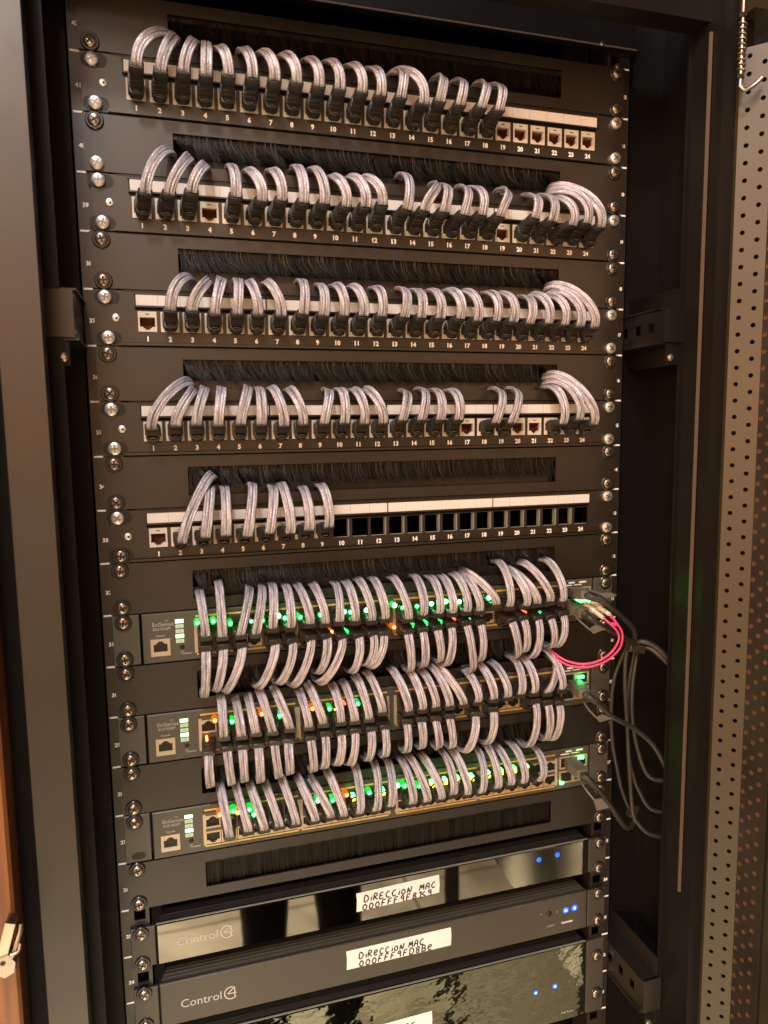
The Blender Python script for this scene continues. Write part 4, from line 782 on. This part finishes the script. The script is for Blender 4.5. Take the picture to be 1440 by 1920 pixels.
# ------------------------------------------------------------------ patch cables
def boot_mesh(length):
    k = (length-10)/14.0
    sec = [(4, 10.8, 3.8, -3.8), (-2.6, 10.8, 3.8, -3.8), (-2.8, 12.2, 4.7, -5.0), (-7.6, 12.2, 4.7, -5.0), (-8.0, 10.6, 3.8, -4.0)]
    y = -8.6; zb = -4.5
    for i in range(3):
        sec += [(y, 10.2, 3.6, zb+1.1), (y-.15, 11.9-.3*i, 4.4, zb), (y-1.25*k, 11.9-.3*i, 4.4, zb), (y-1.4*k, 10.2, 3.6, zb+1.1)]; y -= 2.7*k; zb += .75
    sec += [(y+.5, 10.2, 3.5, -1.9), (y+.2, 11.0, 3.9, -2.5), (-length+.6, 10.9, 3.6, -2.4), (-length, 10.2, 3.1, -2.0)]
    q = MB().use('rubber'); rings = []
    for (yy, w, zt_, zb_) in sec:
        c = 1.3; a = w/2
        rings.append([(-a+c, yy, zb_), (a-c, yy, zb_), (a-.35*c, yy, zb_+.35*c), (a, yy, zb_+c), (a, yy, zt_-c), (a-.35*c, yy, zt_-.35*c), (a-c, yy, zt_), (-a+c, yy, zt_), (-a+.35*c, yy, zt_-.35*c), (-a, yy, zt_-c), (-a, yy, zb_+c), (-a+.35*c, yy, zb_+.35*c)])
    q.loft(rings)
    # open U-shaped thumb guard round the latch
    arc = [(-5.4, -4), (-5.4, -7.2), (-4.2, -9.0), (-2.2, -9.8), (2.2, -9.8), (4.2, -9.0), (5.4, -7.2), (5.4, -4)]
    inn = [(-3.9, -4), (-3.9, -6.6), (-3.1, -7.8), (-1.7, -8.4), (1.7, -8.4), (3.1, -7.8), (3.9, -6.6), (3.9, -4)]
    for i in range(7):
        q.prism([arc[i], inn[i], inn[i+1], arc[i+1]], -9.5, -2.2)
    q.use('recess').box(-3.8, 3.8, -3.2, -2.4, -8.3, -4)
    b = q.mesh('plug_boot', True, 35)
    l = MB().use('clear_plastic'); l.loft([[(-3.1, 3, -4.6), (3.1, 3, -4.6), (3.1, 3, -3.9), (-3.1, 3, -3.9)], [(-2.4, -9, -7.4), (2.4, -9, -7.4), (2.4, -9, -6.7), (-2.4, -9, -6.7)]])
    return b, l.mesh('latch')
BOOT = {}
W2, H2 = 4.45, 1.8
def section():
    out = []; n = 16
    for side in (1, -1):
        for i in range(n):
            s_ = -1+2*(i+.5)/n; s_ *= side
            x = W2*math.copysign(abs(s_)**.92, s_)
            env = (1-min(1, abs(s_))**5)**.5
            z = H2*side*env*(.64+.36*abs(math.sin(2*math.pi*s_)))
            out.append((-x if False else x, z))
    return out
SEC = section()
STR = [((1 if k < 16 else -1)*(-1+2*((k % 16)+.5)/16)+1)*2*1.1*1.0 for k in range(32)]
per = [0]
for a, b_ in zip(SEC, SEC[1:]+SEC[:1]): per.append(per[-1]+math.hypot(a[0]-b_[0], a[1]-b_[1]))
def sleeve(pts, name, parent, seed, ws=1.0):
    r = random.Random(seed); fr = frames(pts, Vector((1, 0, 0))); n = len(SEC); vs = []; uvv = []; d = 0
    tw = r.uniform(-.10, .10); ph = r.uniform(0, 6)
    for i, (p, a, b_) in enumerate(fr):
        if i: d += (p-fr[i-1][0]).length
        s_ = i/(len(fr)-1); ang = tw*math.sin(s_*3.1); sw = ws*(1+.05*math.sin(s_*5+ph))
        ca, sa = math.cos(ang), math.sin(ang); a2 = a*ca+b_*sa; b2 = b_*ca-a*sa
        for (x, z) in SEC:
            wob = 1+.10*math.sin(x*2.1+ph+d*.09)
            vs.append(p + a2*x*sw + b2*z*wob)
        uvv.append(d)
    me = bpy.data.meshes.new(name); fs = []; ul = []
    o_ = r.uniform(0, 50)
    for i in range(len(fr)-1):
        for j in range(n):
            a_ = i*n+j; c_ = i*n+(j+1) % n; fs.append((a_, c_, c_+n, a_+n)); ul += [(STR[j], uvv[i]+o_), (STR[(j+1) % n], uvv[i]+o_), (STR[(j+1) % n], uvv[i+1]+o_), (STR[j], uvv[i+1]+o_)]
    k = len(fs); fs.append(tuple(range(n-1, -1, -1))); fs.append(tuple(range((len(fr)-1)*n, len(fr)*n))); ul += [(0, 0)]*(2*n)
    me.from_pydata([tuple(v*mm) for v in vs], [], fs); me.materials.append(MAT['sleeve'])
    uv = me.uv_layers.new(name='UVMap'); uv.data.foreach_set('uv', [c for p in ul for c in p])
    me.polygons.foreach_set('use_smooth', [True]*len(me.polygons)); me.update()
    return link(name, me, parent)
def bez(p0, p1, p2, p3, n=22):
    return [p0*(1-t_)**3+p1*3*t_*(1-t_)**2+p2*3*t_*t_*(1-t_)+p3*t_**3 for t_ in [i/n for i in range(n+1)]]
WH = {'P1': ('top', 'patch panel'), 'P2': ('second', 'patch panel'), 'P3': ('third', 'patch panel'), 'P4': ('fourth', 'patch panel'), 'P5': ('fifth', 'patch panel'),
      'S1u': ('upper', 'top switch'), 'S1l': ('lower', 'top switch'), 'S2u': ('upper', 'middle switch'), 'S2l': ('lower', 'middle switch'), 'S3u': ('upper', 'bottom switch')}
sid = 0
for key, (yd, base, L) in CABLES.items():
    sw = key[0] == 'S'; low = key[-1] == 'l'
    if yd not in BOOT: BOOT[yd] = boot_mesh(-yd-1.5)
    bm_, lm_ = BOOT[yd]
    order = sorted(L, key=lambda r_: r_[0])
    for rank, (n_, x, z, ex, ez) in enumerate(order):
        sid += 1; r = random.Random(sid*13+1)
        if sw: J = Vector((SX[n_-1], -3.5, zu(base+(.668 if low else .372))))
        else: J = Vector((PX[n_-1], -1.5, zu(base+.545)))
        E_ = Vector((x, yd, z))
        if sw: lab = 'silver grey braided cable, %s from the left in the %s row of the %s' % (NTH[rank], WH[key][0], WH[key][1])
        else: lab = 'silver grey braided cable plugged into port %d of the %s patch panel' % (n_, WH[key][0])
        t = thing('patch_cable', lab, 'patch cable', J, 'grey braided patch cables')
        J0 = J
        ax = (J-E_).normalized()
        o = link('plug_boot', bm_, t); rot = Vector((0, 1, 0)).rotation_difference(ax)
        flip = Quaternion(ax, math.pi) if (sw and not low) else Quaternion((1, 0, 0, 0))
        o.rotation_mode = 'QUATERNION'; o.rotation_quaternion = flip @ rot
        l_ = link('latch', lm_, o)
        a = -ax; B_ = Vector((ex, -1.5, ez))
        dx = (ex-x)
        if not sw:
            hgt = (ez-z)
            bz = {'P1': -7, 'P2': -5, 'P3': -2, 'P4': 1, 'P5': 2}[key]
            p1 = E_+a*(7+r.uniform(0, 2))+Vector((0, -2, 10)); p2 = B_+Vector((dx*.12, -24-min(18, abs(dx)*.35)-r.uniform(0, 3), bz+r.uniform(-1, 1)))
            if abs(dx) > 17: p1 = E_+a*11+Vector((0, -2, 16)); p2 = B_+Vector((-dx*.2, -22, 4+bz))
        elif not low:
            p1 = E_+a*(8+r.uniform(0, 2))+Vector((0, -2, 8)); p2 = B_+Vector((-dx*.08, -22-r.uniform(0, 4), 1))
        else:
            p1 = E_+a*10+Vector((0, 0, -9)); p2 = B_+Vector((-dx*.1, -24-r.uniform(0, 4), -2))
        pts = bez(E_+ax*1.2, p1, p2, B_)
        pts.append(B_+Vector((0, 4.5, -.5 if not low else .5))); pts.append(B_+Vector((0, 9, -1.5 if not low else 1)))
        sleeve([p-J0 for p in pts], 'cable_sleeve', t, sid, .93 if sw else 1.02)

# ------------------------------------------------------------------ black twinax cables, pull tabs, fibre
def T_(name, label, cat, group=None): return thing(name, label, cat, (200, -5, -540), group)
OFF = Vector((200, -5, -540))
def sub(pts): return [Vector(p)-OFF for p in pts]
def twinax(keyp, label, tab=None, strap=None, rad=2.6):
    t = T_('network_cable', label, 'network cable', 'black cables at the right')
    P = sub(PATHS[keyp]); q = MB().use('twinax'); q.tube([tuple(p) for p in P], rad, 10, 8); q.build('cable_jacket', t, smooth=True, autos=60)
    if keyp.startswith('dac'):
        # connector shell from the cage plus tapered strain relief along the first stretch
        p0, p1, p2 = P[0], P[1], P[2]
        q = MB().use('tab_grey'); c = Vector(PATHS[keyp][0])-OFF
        d = (p1-p0).normalized(); 
        fr = frames([p0-d*16, p0+d*4, p1], Vector((1, 0, 0)))
        rings = []
        for (p, a, b_), (w, h) in zip(fr, [(6.4, 4.4), (6.6, 4.6), (5.2, 4.2)]): rings.append([tuple(p+a*w*sx_+b_*h*sz_) for sx_, sz_ in ((-1, -1), (1, -1), (1, 1), (-1, 1))])
        q.loft(rings); q.build('connector', t)
        q = MB().use('twinax'); fr = frames([p1, p1+(p2-p1)*.5, p2], Vector((1, 0, 0))); rings = []
        for (p, a, b_), w in zip(fr, (4.6, 4.0, 3.2)): rings.append([tuple(p+a*w*math.cos(k*.785)+b_*w*math.sin(k*.785)) for k in range(8)])
        q.loft(rings); q.build('strain_relief', t, smooth=True, autos=50)
    if tab:
        Q = sub(PATHS[tab]); q = MB().use('tab_grey'); q.loft([[tuple(v+Vector((0, .6, 0))) for v in Q], [tuple(v-Vector((0, .6, 0))) for v in Q]])
        q.tube([tuple(v) for v in sub(PATHS[strap])], .9, 6, 6); q.build('pull_tab', t)
    return t
twinax('dacA', 'black cable from the upper fibre cage of the top switch, arching over pink fibre', 'tabA', 'strA')
twinax('dacB', 'black cable from the lower fibre cage of the top switch, running behind post', 'tabB', 'strB', 2.5)
twinax('dac2', 'black cable sweeping down right from the middle switch', 'tab2', 'str2', 2.5)
twinax('dac3', 'black cable hanging in a loop from the bottom switch', 'tab3', 'str3', 2.5)
twinax('tw1', 'upper black cable arching right from the dark tie', rad=2.6)
twinax('s1', 'thin black cable hanging leftmost in the bundle beside the switches', rad=1.9)
twinax('s2', 'thin black cable hanging through the grey clip and curving away right', rad=2.1)
twinax('s3', 'thin black cable hanging rightmost and turning behind the post', rad=2.1)
twinax('s4', 'thin black cable drooping between the other hanging cables', rad=1.9)
def clip(name, label, cat, loc, size):
    q = MB().use('rubber'); w, d, h = size; q.cbox(-w, w, -d, d, -h, h, .8); o = q.build(name, None, loc=loc); tag(o, label, cat); o.rotation_euler = (0, .25, 0); return o
p = PATHS['s1'][-1]; clip('cable_clip', 'small dark clip holding two hanging cables together', 'cable clip', (p[0]+1.5, p[1], p[2]), (4.2, 4, 6.5))
p = PATHS['dacA'][-1]; clip('cable_tie', 'dark tie bundling the black cables right of the top switch', 'cable tie', (p[0]+2, p[1]-2, p[2]-1), (9, 5, 4.2))
t = T_('fibre_cable', 'pink twin fibre cable with white plugs looping below the top switch', 'fibre cable')
for k in ('pk1', 'pk2'):
    q = MB().use('pink'); q.tube([tuple(v) for v in sub(PATHS[k])], 1.15, 8, 8); q.build('fibre_strand', t, smooth=True, autos=60)
for k in ('lc1', 'lc2'):
    a, b_ = sub(PATHS[k]); d = (b_-a).normalized(); q = MB().use('lc_white'); fr = frames([a, a+(b_-a)*.45, a+(b_-a)*.5, b_-d*2], Vector((1, 0, 0))); rings = []
    for (p, a2, b2), w in zip(fr, (3.3, 3.2, 2.4, 1.9)): rings.append([tuple(p+a2*w*math.cos(.4+kk*.785)+b2*w*math.sin(.4+kk*.785)) for kk in range(8)])
    q.loft(rings); q.build('fibre_plug', t)
pk = sub(PATHS['pk1'])[1];
q = MB().use('pink'); q.cbox(pk.x-.8, pk.x+5.6, pk.y-1.8, pk.y+1.8, pk.z-1, pk.z+2.2, .6); q.build('fibre_clip', t)
t = thing('loose_cable', 'thin black cable dimly seen hanging behind the left rail', 'cable', (-262, 60, -470))
q = MB().use('rubber'); q.tube([(8, 0, 160), (0, 0, 80), (-8, 0, 40), (2, 0, -10), (4, 0, -60), (-4, 0, -110), (0, 0, -160), (14, 0, -180)], 1.8, 8, 8); q.build('cable_jacket', t, smooth=True)

# ------------------------------------------------------------------ door at the right
door = thing('cabinet_door', 'open cabinet door at the right, perforated steel edge round dark glass', 'cabinet door', (300, -100, -2000))
DO = Vector((300, -100, -2000))
def perf(mb, p0, p1, z0, z1, pitch, rows, rad, thick, wall=None):
    # plate between plan points p0 and p1 with columns of round holes; rows = [(position along 0..1, phase)]
    a = Vector((p0[0], p0[1], 0)); b_ = Vector((p1[0], p1[1], 0)); Wd = (b_-a).length; ux = (b_-a)/Wd; nrm = Vector((ux.y, -ux.x, 0))
    def P(s_, z, d): v = a+ux*s_+nrm*d; return (v.x-DO.x, v.y-DO.y, z-DO.z)
    edges = [0.0]
    cs = [f*Wd for f, ph in rows]
    for i in range(len(cs)-1): edges.append((cs[i]+cs[i+1])/2)
    edges.append(Wd); N = 12
    for i, (f, ph) in enumerate(rows):
        x0, x1 = edges[i], edges[i+1]; c = cs[i]; z = z1-ph*pitch
        if ph: mb.add([P(x0, z, 0), P(x1, z, 0), P(x1, z1, 0), P(x0, z1, 0)], [(0, 1, 2, 3)])
        while z > z0:
            zb = z-pitch; zc = z-pitch/2
            ci = [(c+rad*math.cos(2*math.pi*k/N), zc+rad*math.sin(2*math.pi*k/N)) for k in range(N)]
            sq = []
            for k in range(N):
                ca, sa = math.cos(2*math.pi*k/N), math.sin(2*math.pi*k/N)
                hx = (x1-c) if ca > 0 else (c-x0); hz = pitch/2
                t_ = min(hx/abs(ca) if abs(ca) > 1e-6 else 1e9, hz/abs(sa) if abs(sa) > 1e-6 else 1e9)
                sq.append((c+ca*t_, zc+sa*t_))
            # corners
            out = sq[:]
            vs = [P(x_, z_, 0) for x_, z_ in ci]+[P(x_, z_, 0) for x_, z_ in out]+[P(x_, z_, -thick) for x_, z_ in ci]
            fs = []
            for k in range(N):
                k2 = (k+1) % N; fs.append((k, N+k, N+k2, k2)); fs.append((k, k2, 2*N+k2, 2*N+k))
            corner = [(x1, zc+hz_, ) for hz_ in (pitch/2,)]
            for (cx_, cz_, k) in ((x1, zc+pitch/2, None), (x0, zc+pitch/2, None), (x0, zc-pitch/2, None), (x1, zc-pitch/2, None)):
                ang = math.atan2(cz_-zc, cx_-c) % (2*math.pi); kk = int(ang/(2*math.pi/N)); 
                vs.append(P(cx_, cz_, 0)); fs.append((N+kk, len(vs)-1, N+(kk+1) % N))
            mb.add(vs, fs)
            if wall:
                base = mb.cur; k0 = len(mb.f)-len(fs); mb.use(wall); wi = mb.cur; mb.cur = base
                for k in range(N): mb.mi[k0+2*k+1] = wi
            z = zb
PL = [(285.5, -101), (303, -119.5), (306.5, -140.5)]
q = MB().use('door_metal')
perf(q, PL[0], PL[1], -1010, 20, 14.2, [(.27, .0), (.72, .5)], 2.0, 1.4)
for tsg in (-1,):
    pass
q.plan([(PL[0][0]-DO.x, PL[0][1]-DO.y), (PL[0][0]-DO.x+1.5, PL[0][1]-DO.y+1), (PL[0][0]-DO.x+4, PL[0][1]-DO.y+16), (PL[0][0]-DO.x+2, PL[0][1]-DO.y+17)], 990, 2040)
q.build('perforated_edge', door)
q = MB().use('black_paint'); perf(q, PL[1], PL[2], -1010, 20, 14.2, [(.13, .1), (.48, .6), (.86, .15)], 2.1, 1.3, 'lit_hole_edge'); q.build('perforated_edge', door)  # face turned from the light, its shade put in as darker paint
q = MB().use('inside_black'); q.plan([(x-DO.x, y-DO.y) for x, y in ((288.5, -97), (305.5, -114.5), (307.2, -113.3), (290, -95.5))], 20, 2020); q.use('lit_hole_lining').plan([(x-DO.x, y-DO.y) for x, y in ((305.6, -119.2), (308.9, -141), (310.4, -141), (307.1, -119.0))], 20, 2020); q.build('door_lining', door)
q = MB().use('black_paint'); q.plan([(x-DO.x, y-DO.y) for x, y in ((306.3, -141), (309.5, -141), (310.2, -146), (307, -146))], 990, 2040); q.build('glass_frame', door)
G = bpy.data.materials.new('door_glass'); G.use_nodes = True; gb = G.node_tree.nodes['Principled BSDF']
gb.inputs['Base Color'].default_value = (.16, .17, .14, 1); gb.inputs['Roughness'].default_value = .12; gb.inputs['Transmission Weight'].default_value = .92; gb.inputs['IOR'].default_value = 1.12
MAT['door_glass'] = G
q = MB().use('door_glass'); q.plan([(x-DO.x, y-DO.y) for x, y in ((307.5, -146), (309.5, -146), (330, -640), (328, -640))], 960, 2040); q.build('glass_pane', door)
q = MB().use('inside_black'); perf(q, (327, -640), (330, -712), -1960, 20, 14.2, [(.3, 0), (.7, .5)], 2.0, 1.2); q.plan([(x-DO.x, y-DO.y) for x, y in ((331, -640), (333, -640), (336, -712), (334, -712))], 20, 2040)
tag(q.build('outer_edge', door), 'dark perforated outer edge')
q = MB().use('door_metal'); q.box(-14, 24, -14, 36, 2046, 2140); q.build('door_top', door)
t = thing('hinge_pin', 'spring loaded metal hinge pin hanging at the top right of the door', 'hinge pin', (275.5, -113, -2))
q = MB().use('chrome'); q.tube([(0, 0, 95), (0, 0, 60), (0, 0, -8), (0, 0, -13), (3, -2, -17), (9, -5, -14), (14, -8, -9)], 1.7, 8, 5); q.build('pin', t, smooth=True, autos=50)
q = MB().use('chrome'); q.tube([(3.0*math.cos(k*.8), 3.0*math.sin(k*.8), 37-k*.5) for k in range(80)], .7, 6, 1); q.build('spring', t, smooth=True, autos=50)
q = MB().use('recess'); q.loft([[(3.4*math.cos(k), 3.4*math.sin(k), zz) for k in range(6)] for zz in (39, 42)]); q.build('collar', t); q = MB().use('recess'); q.loft([[(3.0*math.cos(k), 3.0*math.sin(k), zz) for k in range(6)] for zz in (-8, -5)]); q.build('collar', t)

# ------------------------------------------------------------------ wooden board with latch, left
t = thing('wooden_board', 'varnished orange brown wooden board standing left of the cabinet', 'wooden board', (-330, -112, CZ))
q = MB().use('wood'); q.cbox(-90, 26, -8, 30, 0, -CZ-200, 2); q.build('plank', t)
t = thing('metal_latch', 'shiny metal latch on the wooden board at lower left', 'latch', (-309.5, -124, -642))
q = MB().use('chrome')
q.prism([(-7, -10), (-1, -14), (5, -11), (6, -4), (2, 2), (-7, 0)], -6, 4); q.use('recess').disc(-1.5, -3, [(1.7, -6.2), (1.7, -6.05)], 14)
q.use('chrome').loft([[(-6, -5, -1), (1, -5, 0), (1, 4, 0), (-6, 4, -1)], [(2, -7, 26), (8, -7, 24), (8, 4, 24), (2, 4, 26)]]); q.build('latch_plate', t, autos=20)
q = MB().use('chrome'); q.tube([(3, -4, -2), (6, -6, 4), (8, -6, 10), (10, -5, 16), (11, -4, 22)], 1.6, 8, 4); q.tube([(4, -9, 4), (9, -8, 5), (10, -6, 9)], 1.1, 8, 3); q.build('latch_lever', t, smooth=True, autos=50)

# ------------------------------------------------------------------ person whose dark trousers are mirrored in the glossy boxes
def person():
    joints = [((0, 0, 980), 130), ((0, 0, 1150), 125), ((0, 0, 1330), 150), ((0, 0, 1470), 60), ((0, -10, 1600), 85), ((0, -10, 1700), 60),
              ((-80, 0, 920), 84), ((-88, 10, 500), 56), ((-92, 0, 90), 42), ((-96, 120, 40), 38),
              ((80, 0, 920), 84), ((96, 10, 500), 56), ((104, 0, 90), 42), ((110, 120, 40), 38),
              ((-190, 0, 1400), 55), ((-260, 40, 1180), 42), ((-140, 190, 1300), 30), ((190, 0, 1400), 55), ((260, 40, 1180), 42), ((140, 190, 1300), 30)]
    ed = [(0, 1), (1, 2), (2, 3), (3, 4), (4, 5), (0, 6), (6, 7), (7, 8), (8, 9), (0, 10), (10, 11), (11, 12), (12, 13), (2, 14), (14, 15), (15, 16), (2, 17), (17, 18), (18, 19)]
    me = bpy.data.meshes.new('person'); me.from_pydata([tuple(c*mm for c in j[0]) for j in joints], ed, [])
    o = bpy.data.objects.new('person', me); COL.objects.link(o)
    sk = o.modifiers.new('skin', 'SKIN'); sk.use_smooth_shade = True
    for v, j in zip(me.skin_vertices[0].data, joints): v.radius = (j[1]*mm, j[1]*mm)
    me.skin_vertices[0].data[0].use_root = True
    ss = o.modifiers.new('sub', 'SUBSURF'); ss.levels = 2; ss.render_levels = 2
    bpy.context.view_layer.update()
    nm = bpy.data.meshes.new_from_object(o.evaluated_get(bpy.context.evaluated_depsgraph_get()))
    bpy.data.objects.remove(o); nm.materials.clear(); nm.materials.append(MAT['cloth'])
    p = link('person', nm, None, (60, -980, CZ)); tag(p, 'person in dark trousers facing the rack, mirrored in the glossy boxes', 'person')
person()
